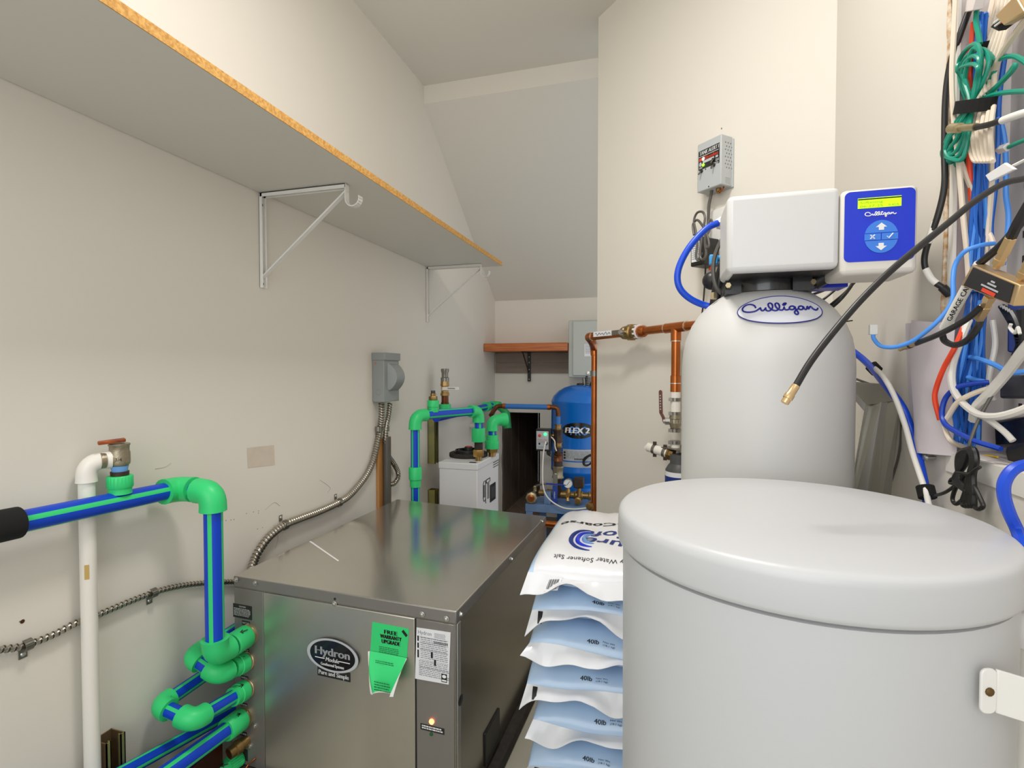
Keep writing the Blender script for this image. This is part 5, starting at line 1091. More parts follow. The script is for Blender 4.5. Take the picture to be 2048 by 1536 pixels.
# ------------------------------------------------------------------ salt bags
def bag(zb0, h, label, top=False, seed=1, dx=0.0, dy=0.0, droop=.03):
    rd = random.Random(seed); x0, x1, ya, yb2 = -.266+dx, .036+dx, 1.045+dy, 1.505+dy
    t = thing('salt_bag', label, 'salt bag', ((x0+x1)/2, (ya+yb2)/2, zb0), 'stacked bags of softener salt')
    nx, ny = 28, 36; ph_ = [rd.uniform(0, 6) for _ in range(6)]
    def surf(u, v, up):   # u across, v along, -1..1
        e = (max(0, 1-abs(u)**5)*max(0, 1-abs(v)**5))**.5
        w = .0035*math.sin(9*u+ph_[0]+3*v)*math.sin(5*v+ph_[1])+.002*math.sin(23*u+ph_[2])*(abs(v)**3)
        zz_ = h/2*e*(1 if up else -1)+(w*e if up else 0)
        sag = 0
        pin = 1-.05*abs(v)**4*abs(u)
        return V(((x0+x1)/2+u*(x1-x0)/2*pin, (ya+yb2)/2+v*(yb2-ya)/2, zb0+h/2+zz_+(.006*math.sin(3*u+ph_[3])*abs(v)**6)))
    b = MB('bag_white'); G = [[(-1+2*i/nx) for i in range(nx+1)], [(-1+2*j/ny) for j in range(ny+1)]]
    smooth_v = lambda v: math.copysign(1-(1-abs(v))**1.6, v)
    for up in (True, False):
        vs = [surf(smooth_v(u), smooth_v(v), up) for v in G[1] for u in G[0]]; fs = []; mm = []
        for j in range(ny):
            for i in range(nx):
                q_ = (j*(nx+1)+i, j*(nx+1)+i+1, (j+1)*(nx+1)+i+1, (j+1)*(nx+1)+i); fs.append(q_ if up else q_[::-1])
                v = smooth_v(-1+2*(j+.5)/ny); u = smooth_v(-1+2*(i+.5)/nx)
                if top and up: mm.append('bag_blue' if (u < -.93 or v > .97) else 'bag_white')
                elif up: mm.append('bag_blue' if (-.998 < v < -.6) else 'bag_white')
                else: mm.append('bag_blue' if v > -.995 or True else 'bag_white')
        b.add(vs, fs, lambda i: mm[i])
    b.build('sack', t, angle=80)
    # seam flap drooping at the near end
    b = MB('bag_white'); n = 30; fl_ = []
    for j in range(4):
        s = j/3; row = []
        for i in range(n+1):
            u = -1.0+2*i/n; p = surf(u*.999, -.999, True); wv_ = math.sin(4.2*u+ph_[4])+.5*math.sin(9*u+ph_[5])
            row.append(p+V((-.012*s*(1-u)/2 if u < 0 else 0, -.024*s-.012*s*wv_*.5, -(droop*(.5+.5*abs(u)**2))*s+.016*s*wv_)))
        fl_.append(row)
    vs = [p for r in fl_ for p in r]; fs = [(j*(n+1)+i, j*(n+1)+i+1, (j+1)*(n+1)+i+1, (j+1)*(n+1)+i) for j in range(3) for i in range(n)]
    b.add(vs, fs); b.add([p+V((0, .0015, -.0015)) for p in vs], [f[::-1] for f in fs])
    o = b.build('end_flap', t, angle=80)
    if top:
        b = MB('ink_black')
        sm = lambda x, y: surf(x, y, True)+UP*.0012
        uc = .02; 
        def mp(cx, cy, k=1.0): return lambda x, y: sm(cx-x/((x1-x0)/2), cy-y/((yb2-ya)/2))
        b.text('Soft', None, None, None, .048, 'ink_blue', fn=mp(.02, -.08), w=.10, shear=.12, bold=.0012)
        b.text('Sure', None, None, None, .048, 'ink_blue', fn=mp(.10, -.34), w=.115, shear=.12, bold=.0012)
        b.text('ExtraCoarse', None, None, None, .026, 'ink_black', fn=mp(-.02, .20), w=.24, bold=.0012)
        b.text('High-Purity Water Softener Salt', None, None, None, .014, 'ink_black', fn=mp(.06, -.80), w=.215)
        for rr_, m_ in ((.062, 'ink_blue'), (.047, 'panel_blue'), (.032, 'bag_deep')):
            pts_ = [mp(-.10, -.36)(.0+math.cos(a)*rr_, math.sin(a)*rr_*1.15) for a in [math.radians(-65+145*k/18) for k in range(19)]]
            b.tube(pts_, [.0008+.0045*math.sin(math.pi*k/18) for k in range(19)], m_, 6)
        b.build('print', t)
        b = MB('label_white'); A_ = fl_[0][5].lerp(fl_[3][5], .15)+V((0, -.0012, .0012)); U_ = (fl_[1][8]-fl_[1][5]); V_ = (fl_[3][5]-fl_[0][5])*.7
        b.flat([A_, A_+V_, A_+V_+U_, A_+U_])
        for k in range(9):
            q0_ = A_+U_*(.12+.085*k)+V((0, -.0008, .0008)); b.flat([q0_+V_*.12, q0_+V_*.88, q0_+V_*.88+U_*(.03+.02*(k % 2)), q0_+V_*.12+U_*(.03+.02*(k % 2))], 'ink_black')
        b.build('barcode', t)
    else:
        b = MB('ink_black')
        f2 = lambda x, y: surf(-.02+(x)/((x1-x0)/2)+dx*9, -.965+y*2.2, True)+V((0, -.0012, .0012))
        b.text('40lb', None, None, None, .0135, 'ink_black', fn=lambda x, y: f2(x-.010, y), w=.0245, bold=.0002)
        for k in range(2): b.text(('Net Wt', '(18.1 kg)')[k], None, None, None, .0045, 'ink_black', fn=lambda x, y, k=k: f2(x+.022, y+.009-.009*k), w=.024)
        b.build('weight_print', t)
        if seed % 2:
            b = MB('ink_black'); rw = [(fl_[0][2]*(1-s)+fl_[3][3]*s)+V((0, -.0015, .001)) for s in (.1, .5, .9)]
            b.add([rw[0]-V((.004, 0, 0)), rw[0]+V((.006, 0, 0)), rw[1]-V((.002, 0, 0)), rw[1]+V((.007, 0, 0)), rw[2], rw[2]+V((.009, 0, 0))], [(0, 1, 3, 2), (2, 3, 5, 4)]); b.build('code_mark', t)
    return t
zbs = [FZ+.0, .194, .288, .382, .471, .552, .634, .703]; hb_ = [.094, .094, .094, .090, .082, .083, .071, .074]
bl = ['bottom salt bag of the stack, lying on the floor', 'second salt bag from the floor in the stack', 'third salt bag from the floor in the stack', 'fourth salt bag from the floor, lowest one clearly seen', 'fifth salt bag from the floor with pale blue end', 'sixth salt bag from the floor with pale blue end', 'seventh salt bag, right beneath the printed top bag', 'topmost white salt bag with upside down blue lettering']
for k in range(8): bag(zbs[k], hb_[k], bl[k], k == 7, 11+k*3, (.0, .008, -.004, .006, -.006, .0, .004, -.004)[k], (.0, .0, .004, .004, -.002, -.004, .002, .0)[k], (.022, .022, .022, .026, .034, .030, .030, .034)[k])
# ------------------------------------------------------------------ recessed cable enclosure in the right wall
xb_ = .488
en = thing('cable_enclosure', 'recessed white metal cable enclosure in the right wall', 'enclosure', (XR+.05, .65, oz0))
MB('enclosure_grey').box2((xb_, -.2, oz0), (xb_+.002, oy1-.012, ZC)).build('back_panel', en)
MB('enclosure_white').box2((XR+.004, oy1-.014, oz0), (xb_, oy1-.011, ZC)).build('side_panel', en)
MB('enclosure_white').box2((XR+.004, -.2, oz0-.002), (xb_, oy1-.012, oz0+.001)).build('bottom_panel', en)
MB('trim_white').box2((XR-.001, oy1-.026, oz0), (XR+.003, oy1-.012, ZC)).build('front_rim', en)
sl = None
for k in range(24):
    zc3 = oz0+.07+.0345*k; p_ = V((xb_-.0008, .902, zc3))
    o = MB('black_plastic').box(p_, (.0012, .0055, .0095)).build('slot', en) if sl is None else None
    if o: sl = o; s0_ = zc3
    else:
        o = sl.copy(); COL.objects.link(o); o.location = (sl.location.x, sl.location.y, sl.location.z+zc3-s0_); ORG[o] = ORG[sl]
def rc_(label, pts, r, m, grp=None, **k): return cable(label, pts, r, m, grp, **k)
# blue bundle
for k, P_ in enumerate([[(0.4339,0.9134,1.6741),(0.4307,0.9134,1.5976),(0.4351,0.9165,1.4571),(0.43,0.9124,1.387),(0.4279,0.9119,1.3262),(0.433,0.9168,1.2627),(0.4223,0.9127,1.2028),(0.4173,0.9172,1.1396),(0.4168,0.9151,1.1013),(0.4174,0.9115,1.0553)],[(0.4375,0.9179,1.6765),(0.4337,0.9126,1.5926),(0.4367,0.9175,1.4593),(0.4349,0.9135,1.3872),(0.431,0.9114,1.3231),(0.4272,0.9104,1.2623),(0.4184,0.9124,1.1991),(0.4171,0.9129,1.142),(0.4206,0.9135,1.1005),(0.4155,0.9124,1.054)],[(0.4356,0.9127,1.668),(0.4326,0.9109,1.5888),(0.4331,0.9165,1.4622),(0.4345,0.9128,1.3893),(0.4292,0.9104,1.3228),(0.4355,0.9181,1.2622),(0.4252,0.9102,1.196),(0.4188,0.9166,1.1376),(0.4171,0.9153,1.0937),(0.4235,0.9117,1.0574)],[(0.4372,0.9133,1.6731),(0.4351,0.9101,1.5928),(0.4343,0.9166,1.4627),(0.4335,0.9109,1.3884),(0.4373,0.9118,1.3229),(0.4293,0.9115,1.2689),(0.4269,0.9104,1.203),(0.4249,0.9184,1.1439),(0.417,0.9165,1.0973),(0.4231,0.9141,1.051)],[(0.436,0.9104,1.6692),(0.4372,0.9175,1.5972),(0.4364,0.9103,1.4573),(0.4348,0.9118,1.389),(0.4335,0.9112,1.3191),(0.4327,0.9148,1.2616),(0.4355,0.9176,1.201),(0.4289,0.9163,1.1392),(0.4226,0.9118,1.1016),(0.4317,0.9178,1.0516)],[(0.4405,0.9168,1.6704),(0.438,0.9145,1.5907),(0.4377,0.9123,1.4563),(0.4399,0.9107,1.3821),(0.4426,0.9157,1.3187),(0.4327,0.9111,1.2614),(0.4342,0.9106,1.1984),(0.4252,0.9148,1.1406),(0.429,0.9119,1.0944),(0.422,0.9102,1.0521)],[(0.4437,0.9169,1.6744),(0.4398,0.9147,1.5899),(0.4416,0.9157,1.4613),(0.4406,0.9165,1.3843),(0.4381,0.9103,1.3216),(0.4357,0.9142,1.2643),(0.4357,0.9112,1.199),(0.4303,0.9144,1.1395),(0.4251,0.917,1.0947),(0.4265,0.9133,1.0551)],[(0.442,0.912,1.67),(0.4378,0.9108,1.5875),(0.4399,0.9175,1.4585),(0.4434,0.9173,1.3882),(0.4453,0.9175,1.3266),(0.44,0.9171,1.2671),(0.434,0.9115,1.1973),(0.4378,0.9113,1.1448),(0.433,0.9146,1.0995),(0.4354,0.9101,1.0544)],[(0.4421,0.9141,1.6694),(0.4397,0.9107,1.5911),(0.4397,0.913,1.455),(0.4456,0.9153,1.3827),(0.4441,0.9127,1.3211),(0.4474,0.9177,1.2655),(0.4377,0.9167,1.1969),(0.4375,0.9112,1.1425),(0.4401,0.9156,1.0993),(0.4307,0.9113,1.0596)],[(0.4468,0.9176,1.6739),(0.4404,0.913,1.5915),(0.4428,0.9134,1.4612),(0.4481,0.9155,1.3895),(0.4421,0.9102,1.3233),(0.4424,0.917,1.2614),(0.4451,0.9181,1.1974),(0.4364,0.9142,1.1412),(0.4411,0.9164,1.0943),(0.4431,0.9155,1.0592)],[(0.4462,0.9152,1.6677),(0.4459,0.9178,1.5956),(0.445,0.9176,1.4582),(0.4464,0.912,1.3875),(0.4478,0.9184,1.3219),(0.4487,0.9134,1.2654),(0.4452,0.9135,1.2017),(0.4377,0.9146,1.1447),(0.4439,0.9131,1.0974),(0.4434,0.9114,1.0553)],[(0.4462,0.9183,1.6677),(0.4446,0.9127,1.5904),(0.4418,0.9119,1.4593),(0.4512,0.9166,1.3834),(0.4453,0.9126,1.3242),(0.4517,0.9167,1.2678),(0.4485,0.9181,1.1996),(0.442,0.9114,1.1418),(0.4392,0.9127,1.1024),(0.441,0.9184,1.0592)],[(0.447,0.9159,1.6668),(0.4473,0.9181,1.5925),(0.4471,0.9148,1.4559),(0.4502,0.9147,1.3844),(0.4518,0.9171,1.3254),(0.4481,0.9115,1.2681),(0.4477,0.9133,1.2019),(0.4499,0.9128,1.1389),(0.4447,0.9103,1.0994),(0.448,0.9181,1.0599)]]):
    rc_(('mid blue', 'darkest blue', 'pale blue', 'mid blue')[k % 4]+' network cable in the thick bundle hanging in the wall enclosure', P_, .0026, ('cable_blue', 'cable_blue_dark', 'cable_lightblue', 'cable_blue')[k % 4], 'blue bundle in the enclosure', per=4, seg=7)
for P_ in [[(0.4322,0.9165,1.2667),(0.4279,0.9195,1.2047),(0.4251,0.92,1.1454),(0.4171,0.9185,1.0941),(0.4328,0.9214,1.0462)],[(0.4347,0.9162,1.2677),(0.4315,0.9203,1.1966),(0.4335,0.9216,1.1427),(0.4199,0.921,1.0917),(0.4342,0.916,1.0473)],[(0.4414,0.9177,1.2679),(0.4377,0.9104,1.2024),(0.443,0.9185,1.1457),(0.4339,0.9189,1.0946),(0.4411,0.9203,1.0497)],[(0.4375,0.9014,1.2628),(0.4406,0.916,1.2043),(0.4461,0.916,1.1461),(0.4432,0.9188,1.0869),(0.4399,0.9161,1.0456)]]:
    rc_('lighter blue network cable on the lower front of the blue bundle', P_, .0026, 'cable_lightblue', 'light blue cables on the bundle', per=4, seg=7)
# cream bundle with loops
for k, P_ in enumerate([[(0.457,0.916,1.7031),(0.447,0.9149,1.6484),(0.4352,0.923,1.5984),(0.429,0.9104,1.5467),(0.419,0.9027,1.5042),(0.415,0.8827,1.4616),(0.415,0.8679,1.4491),(0.423,0.8709,1.4642),(0.429,0.8822,1.4988),(0.432,0.8992,1.5373)],[(0.457,0.9067,1.6967),(0.447,0.9066,1.6432),(0.437,0.9166,1.5946),(0.429,0.9004,1.5418),(0.417,0.8871,1.4977),(0.415,0.8729,1.4578),(0.415,0.8608,1.4464),(0.423,0.8675,1.4628),(0.429,0.8798,1.4978),(0.432,0.8956,1.5356)],[(0.457,0.8976,1.6905),(0.447,0.8984,1.6382),(0.437,0.9067,1.5892),(0.429,0.8907,1.5371),(0.415,0.8719,1.4913),(0.415,0.8634,1.4541),(0.415,0.8539,1.4437),(0.423,0.864,1.4615),(0.429,0.8775,1.4967),(0.432,0.892,1.5338)],[(0.457,0.8888,1.6844),(0.447,0.8903,1.6332),(0.437,0.897,1.584),(0.429,0.8812,1.5324),(0.413,0.8571,1.4851),(0.415,0.8542,1.4505),(0.415,0.8471,1.4411),(0.423,0.8606,1.4601),(0.429,0.8752,1.4957),(0.432,0.8884,1.5321)],[(0.457,0.8801,1.6784),(0.447,0.8825,1.6284),(0.437,0.8876,1.5788),(0.429,0.8719,1.5279),(0.411,0.8427,1.4791),(0.415,0.8451,1.4469),(0.415,0.8404,1.4386),(0.423,0.8572,1.4587),(0.429,0.8729,1.4947),(0.432,0.8848,1.5304)],[(0.457,0.8716,1.6726),(0.447,0.8748,1.6236),(0.437,0.8784,1.5738),(0.429,0.8628,1.5235),(0.409,0.8287,1.4732),(0.415,0.8363,1.4435),(0.415,0.8339,1.4361),(0.423,0.8538,1.4574),(0.429,0.8706,1.4937),(0.432,0.8813,1.5287)]]):
    rc_('cream network cable looped in the strapped bundle beside the teal cord', P_, .0030, 'cable_cream', 'cream looped cables', per=6)
rc_('cream flat looking cable with black print crossing in front at the top', [(0.417,0.7635,1.5833),(0.422,0.7993,1.5845),(0.429,0.8438,1.582),(0.437,0.8838,1.57),(0.447,0.918,1.5443),(0.447,0.9117,1.5061),(0.4554,0.916,1.4574),(0.4526,0.9125,1.421),(0.4497,0.9125,1.3573),(0.4489,0.9125,1.3074)], .0042, 'cable_cream')
rc_('cream cable running straight down left of the orange cable', [(0.4053,0.9125,1.7143),(0.404,0.9125,1.6544),(0.4027,0.9125,1.5906),(0.4063,0.9125,1.5258),(0.4136,0.9125,1.4605),(0.4198,0.9125,1.3882),(0.4264,0.9125,1.323),(0.4293,0.9125,1.2652),(0.4283,0.9125,1.2218)], .0036, 'cable_cream')
rc_('cream cable slanting from the teal coil across the blue bundle', [(0.4183,0.9178,1.4656),(0.4299,0.9178,1.432),(0.4413,0.9178,1.4023),(0.449,0.9177,1.373),(0.452,0.9074,1.3502),(0.452,0.901,1.3332)], .0036, 'cable_cream')
for k, P_ in enumerate([[(0.4536,0.916,1.7003),(0.4472,0.916,1.663),(0.4408,0.916,1.629),(0.4378,0.916,1.6013)],[(0.457,0.9123,1.6971),(0.4531,0.916,1.6619),(0.4473,0.916,1.6279),(0.4431,0.916,1.6004)],[(0.457,0.902,1.6901),(0.457,0.912,1.6587),(0.4538,0.916,1.6268),(0.4485,0.916,1.5996)]]):
    rc_('cream cable fanning up to the top right corner above the black tie', P_, .0040, 'cable_cream', 'cream cables fanning at the top', per=5)
rc_('orange cable hanging down the middle of the enclosure', [(0.4305,0.9195,1.6647),(0.4292,0.9195,1.6365),(0.4274,0.9195,1.6048),(0.4242,0.9125,1.5377),(0.4262,0.9143,1.4741),(0.4329,0.9195,1.4107),(0.4376,0.9195,1.3527),(0.4391,0.9195,1.3092),(0.4361,0.9195,1.2731),(0.4318,0.9195,1.2441),(0.405,0.8911,1.1994),(0.399,0.9089,1.1674),(0.397,0.9247,1.1376),(0.397,0.9283,1.1187),(0.403,0.9263,1.0889)], .0036, 'cable_orange')
rc_('short orange cable end at the bottom of the enclosure', [(0.437,0.9108,1.0402),(0.437,0.8861,1.0356),(0.437,0.863,1.034),(0.437,0.8466,1.0328),(0.437,0.8258,1.0326)], .003, 'cable_orange')
rc_('thin yellow wire at the bottom of the enclosure', [(0.442,0.9087,1.0393),(0.442,0.8848,1.0438),(0.442,0.8622,1.0453)], .0013, 'cable_yellow')
rc_('bright blue cable looping around the bottom of the blue bundle', [(0.437,0.8753,1.1464),(0.425,0.8837,1.1447),(0.411,0.8979,1.1386),(0.405,0.9151,1.1232),(0.401,0.9164,1.1009),(0.399,0.9028,1.0851),(0.399,0.8691,1.0765),(0.402,0.8329,1.0695),(0.413,0.8165,1.0649),(0.417,0.8067,1.0632)], .0036, 'cable_navy')
rc_('light blue cable crossing rightward in front of the blue bundle, upper one', [(0.4158,0.9195,1.1814),(0.4286,0.9248,1.1837),(0.432,0.8936,1.18),(0.432,0.8529,1.1704),(0.437,0.8307,1.1604),(0.447,0.82,1.1617)], .0034, 'cable_lightblue')
rc_('light blue cable crossing in front of the blue bundle, lower one', [(0.4143,0.9195,1.1637),(0.426,0.9248,1.1578),(0.432,0.9048,1.1508),(0.437,0.8846,1.1469)], .0034, 'cable_lightblue')
rc_('blue cable running down the right side near the slotted edge', [(0.4582,0.9125,1.5226),(0.4638,0.9125,1.5079),(0.467,0.911,1.4823),(0.467,0.9074,1.4459),(0.467,0.9061,1.4105),(0.467,0.8994,1.3806),(0.467,0.9014,1.3463),(0.467,0.909,1.3129)], .0034, 'cable_lightblue')
rc_('darker blue cable dropping beside the cream cables on the right', [(0.4652,0.9125,1.6089),(0.4595,0.9125,1.547),(0.4597,0.9125,1.4767),(0.4573,0.9125,1.4205),(0.4535,0.9125,1.3712),(0.4553,0.9125,1.3427)], .0034, 'cable_blue')
# teal patch cords
rc_('teal patch cord coiled into tall loops and strapped, front coil', [(0.4283,0.9258,1.5542),(0.4205,0.9272,1.5849),(0.418,0.9283,1.6148),(0.417,0.9082,1.6213),(0.415,0.8815,1.6143),(0.415,0.869,1.5956),(0.417,0.8755,1.5686),(0.421,0.9061,1.5457),(0.417,0.9224,1.5217),(0.413,0.9417,1.5049),(0.411,0.9542,1.4975),(0.411,0.9494,1.4873),(0.409,0.921,1.4896),(0.411,0.9002,1.5196),(0.417,0.8924,1.5396),(0.421,0.874,1.557),(0.423,0.8642,1.5802),(0.423,0.8763,1.6019),(0.421,0.9,1.6132),(0.417,0.9179,1.6056),(0.417,0.9089,1.5759),(0.417,0.8949,1.5408),(0.411,0.8961,1.5142),(0.407,0.9035,1.4969),(0.407,0.933,1.4851)], .0031, 'cable_teal', per=7)
rc_('teal patch cord coiled into tall loops and strapped, rear coil', [(0.435,0.9181,1.5495),(0.435,0.891,1.5618),(0.435,0.8745,1.5754),(0.435,0.8915,1.6045),(0.435,0.9132,1.6128),(0.435,0.9222,1.5909),(0.434,0.9237,1.5524),(0.4221,0.9237,1.5072),(0.4061,0.9237,1.4801),(0.41,0.9265,1.4698),(0.4183,0.9237,1.4859),(0.431,0.9237,1.5205),(0.435,0.9232,1.552),(0.4237,0.9237,1.5862),(0.4143,0.9237,1.602),(0.4172,0.9237,1.6102),(0.4296,0.9237,1.5961),(0.435,0.9206,1.5508),(0.4284,0.9237,1.4992),(0.4149,0.9237,1.4682),(0.4229,0.9237,1.4652),(0.4303,0.9237,1.4918)], .0031, 'cable_teal', per=7)
for k, P_ in enumerate([[(0.421,0.8909,1.5376),(0.417,0.9089,1.5759),(0.413,0.8913,1.5998),(0.413,0.8795,1.608),(0.417,0.8707,1.5942),(0.417,0.8741,1.5611),(0.413,0.8838,1.5352),(0.407,0.9003,1.5131),(0.405,0.9249,1.4996),(0.405,0.9326,1.4822),(0.409,0.9086,1.4809),(0.413,0.8926,1.5089),(0.419,0.8942,1.5394)],[(0.421,0.8959,1.54),(0.417,0.9142,1.5786),(0.413,0.9026,1.5991),(0.413,0.8815,1.5983),(0.413,0.8655,1.5825),(0.415,0.8735,1.561),(0.413,0.8838,1.5352),(0.407,0.907,1.5161),(0.405,0.9317,1.4951),(0.405,0.9183,1.4737),(0.409,0.8991,1.4729),(0.413,0.8889,1.5072),(0.419,0.8942,1.5394)],[(0.421,0.9009,1.5425),(0.417,0.9063,1.5745),(0.413,0.9142,1.5984),(0.413,0.8835,1.5885),(0.409,0.8603,1.571),(0.413,0.8729,1.561),(0.413,0.8838,1.5352),(0.407,0.9137,1.5191),(0.405,0.9387,1.4905),(0.405,0.9045,1.4655),(0.409,0.8899,1.4651),(0.413,0.8851,1.5056),(0.419,0.8942,1.5394)]]):
    rc_('teal patch cord strand looped above and below the strap', P_, .0029, 'cable_teal', 'teal strands of the strapped coil', per=7)
rc_('teal patch cord reaching out to the right edge in a flat loop', [(0.432,0.9142,1.5481),(0.432,0.8729,1.5448),(0.427,0.8313,1.5434),(0.425,0.8129,1.5462),(0.425,0.8166,1.542),(0.429,0.8506,1.5417),(0.432,0.8899,1.5411)], .0031, 'cable_teal')
rc_('teal patch cord bowing over the top toward the right edge', [(0.432,0.8777,1.581),(0.432,0.8579,1.5778),(0.432,0.8317,1.5669),(0.432,0.8118,1.5506),(0.432,0.7882,1.5255)], .0031, 'cable_teal')
rc_('teal patch cord running flat to the right edge at the strap', [(0.427,0.8975,1.5428),(0.427,0.8626,1.5336),(0.427,0.8254,1.5188),(0.427,0.7782,1.4961)], .0031, 'cable_teal')
rc_('teal patch cord dropping from the white plug at the very top', [(0.429,0.9093,1.6746),(0.429,0.9099,1.6589),(0.429,0.903,1.6372),(0.429,0.8988,1.6222)], .0034, 'cable_teal')
tl = thing('patch_cable', 'teal patch cord with clear plug at the right edge below the coax plug', 'cable', tuple((0.437,0.8461,1.4572)))
MB('cable_teal').tube(spline([(0.437,0.844,1.4557),(0.437,0.827,1.4539),(0.437,0.7943,1.4488)], 5), .0028).build('cord', tl)
a, c = V((0.437,0.8461,1.4566)), V((0.437,0.8652,1.4603)); MB('connector_clear').tube([a, c], .006, seg=4).build('clear_plug', tl, .001)
pw1 = thing('patch_plug', 'white flat plug housing at the top holding the teal cord', 'plug', tuple((0.432,0.9049,1.683)))
q = [(0.429,0.9157,1.6788),(0.429,0.8934,1.6671),(0.429,0.8804,1.6875),(0.429,0.9044,1.7041)]; MB('enclosure_white').slab(q, (-.012, 0, 0)).build('housing', pw1, .001)
# straps
def strap(label, a, c, hgt, dep, m='black_fabric'):
    a, c = V(a), V(c); u = (c-a); n = Vector((-1, 0, 0)); b = MB(m); K_ = 10; ol_ = []
    w = u.normalized().cross(n).normalized(); w = w if w.z > 0 else -w
    pts = [a+u*(.5-.5*math.cos(math.pi*k/K_))+n*dep*math.sin(math.pi*k/K_) for k in range(K_+1)]
    for k in range(K_): b.slab([pts[k]-w*hgt/2, pts[k+1]-w*hgt/2, pts[k+1]+w*hgt/2, pts[k]+w*hgt/2], n*.002)
    return tag(b.build('cable_strap'), label, 'strap')
strap('black fabric strap around the teal and cream coils', (0.409,0.9084,1.5413), (0.429,0.8562,1.5196), .017, .012)
strap('black fabric strap high on the cream cables above the teal loops', (0.4362,0.916,1.6241), (0.457,0.9037,1.619), .016, .012)
strap('black fabric strap around the blue bundle behind the coax splitter', (0.4195,0.9125,1.2713), (0.4601,0.9125,1.2769), .018, .018)
# coax cables and splitter
ck = thing('coax_cable', 'black coax cable curving along the left edge of the enclosure with white tape', 'cable', tuple((0.407,0.9118,1.2717)))
MB('cable_black').tube(spline([(0.4314,0.9195,1.7105),(0.4275,0.923,1.6888),(0.4173,0.9283,1.651),(0.413,0.9421,1.6196),(0.409,0.9439,1.5694),(0.405,0.9345,1.4918),(0.401,0.9231,1.4366),(0.395,0.9262,1.3941),(0.389,0.9375,1.3603),(0.387,0.9457,1.3358),(0.389,0.945,1.3165),(0.397,0.9418,1.2989),(0.407,0.9364,1.2878),(0.417,0.9343,1.2759)], 7), .0043, seg=10).build('cord', ck)
MB('cable_white').tube(spline([(0.3935,0.9312,1.3859),(0.389,0.9347,1.3656),(0.388,0.938,1.3559)], 5), .0047).build('tape', ck)
MB('cable_white').tube(spline([(0.388,0.9442,1.3179),(0.394,0.9409,1.3027),(0.4,0.9381,1.2944)], 5), .0049).build('tape', ck)
MB('black_plastic').tube([(0.407,0.9379,1.2888),(0.417,0.9371,1.2763)], .0062).build('plug', ck)
c1 = thing('coax_cable', 'loose black coax cable arching from the right edge to a gold connector in mid air', 'cable', tuple((0.124,0.5856,1.1331)))
MB('cable_black').tube(spline([(0.4245,0.7612,1.39),(0.3982,0.7431,1.3828),(0.3699,0.7244,1.3735),(0.3344,0.7033,1.3511),(0.3025,0.6832,1.3255),(0.2665,0.6617,1.2964),(0.2315,0.6406,1.2672),(0.1996,0.6255,1.2355),(0.1682,0.6103,1.1986),(0.1471,0.5984,1.1712),(0.1313,0.588,1.1458)], 7), .0035, seg=12).build('cord', c1)
b = MB('connector_gold'); a, c = V((0.1322,0.5884,1.1478)), V((0.1211,0.5847,1.13)); b.lathe(a, c-a, [(0, .0040), (.010, .0042), (.011, .0048), (.016, .0048), (.0165, .0040), ((c-a).length, .0040)], seg=12); b.build('connector', c1)
c2_ = thing('coax_cable', 'black coax cable ending in a silver connector in front of the paper sheet', 'cable', tuple((0.367,0.9718,1.1973)))
MB('cable_black').tube(spline([(0.377,0.777,1.2404),(0.372,0.7931,1.2286),(0.367,0.8169,1.2192),(0.365,0.8572,1.2107),(0.365,0.9128,1.2031)], 6), .0038).build('cord', c2_)
b = MB('connector_gold'); a, c = V((0.365,0.9066,1.2043)), V((0.365,0.9665,1.1963)); b.lathe(a, c-a, [(0, .0036), (.005, .0042), ((c-a).length*.65, .0042), ((c-a).length*.68, .0030), ((c-a).length, .0030)], seg=10); b.lathe(a+(c-a)*.35, c-a, [(0, .0046), (.005, .0046)], 'black_plastic', 12); b.build('connector', c2_)
rc_('thick black coax looping under the splitter connector', [(0.397,0.8134,1.233),(0.392,0.8124,1.2183),(0.387,0.824,1.203),(0.385,0.8496,1.1977),(0.385,0.8759,1.2045),(0.382,0.8776,1.2145)], .0042, 'cable_black')
c3_ = thing('coax_cable', 'black coax cable with a white handwritten sleeve slanting down', 'cable', tuple((0.387,0.8812,1.2239)))
MB('cable_black').tube(spline([(0.397,0.7148,1.3475),(0.392,0.7339,1.3296),(0.387,0.7599,1.3109),(0.382,0.7916,1.2961)], 5), .0045).build('cord', c3_)
sl_ = V((0.382,0.7895,1.2963)); sm_ = V((0.382,0.8711,1.2225)); dd_ = (sl_-sm_)
b = MB('cable_white').tube([sm_, sl_], .0062, seg=14)
uu_ = dd_.normalized(); nn_ = (V((0, 0, 1.163))-sm_); nn_ = (nn_-uu_*nn_.dot(uu_)).normalized(); vv_ = nn_.cross(uu_)
b.text('GARAGE CAM 2', (sm_+sl_)/2+nn_*.0064-vv_*.0028, uu_, vv_, .0056, 'ink_black', w=.072, bold=.0002); b.build('label_sleeve', c3_)['label'] = 'white sleeve with black handwriting'
spt = thing('coax_splitter', 'gold framed coax splitter with black and red label', 'splitter', tuple((0.387,0.7576,1.2526)))
S = [V(p) for p in [(0.387,0.7849,1.2945),(0.387,0.6935,1.2555),(0.387,0.7029,1.2331),(0.387,0.8086,1.2724)]]; sn = Vector((-1, 0, 0))
MB('connector_gold').slab(S, sn*.016).build('body', spt, .0015)
ctr = sum(S, Vector())/4; ins = [ctr+(p-ctr)*.86+sn*.0162 for p in S]
b = MB('label_black').slab(ins, sn*.0006); e1 = (S[1]-S[0]).normalized(); e2 = (S[0]-S[3]).normalized(); o_ = ctr+sn*.0171
b.slab([o_+e1*x+e2*z for x, z in ((-.006, -.006), (.022, -.006), (.022, -.011), (-.006, -.011))], sn*.0003, 'label_red')
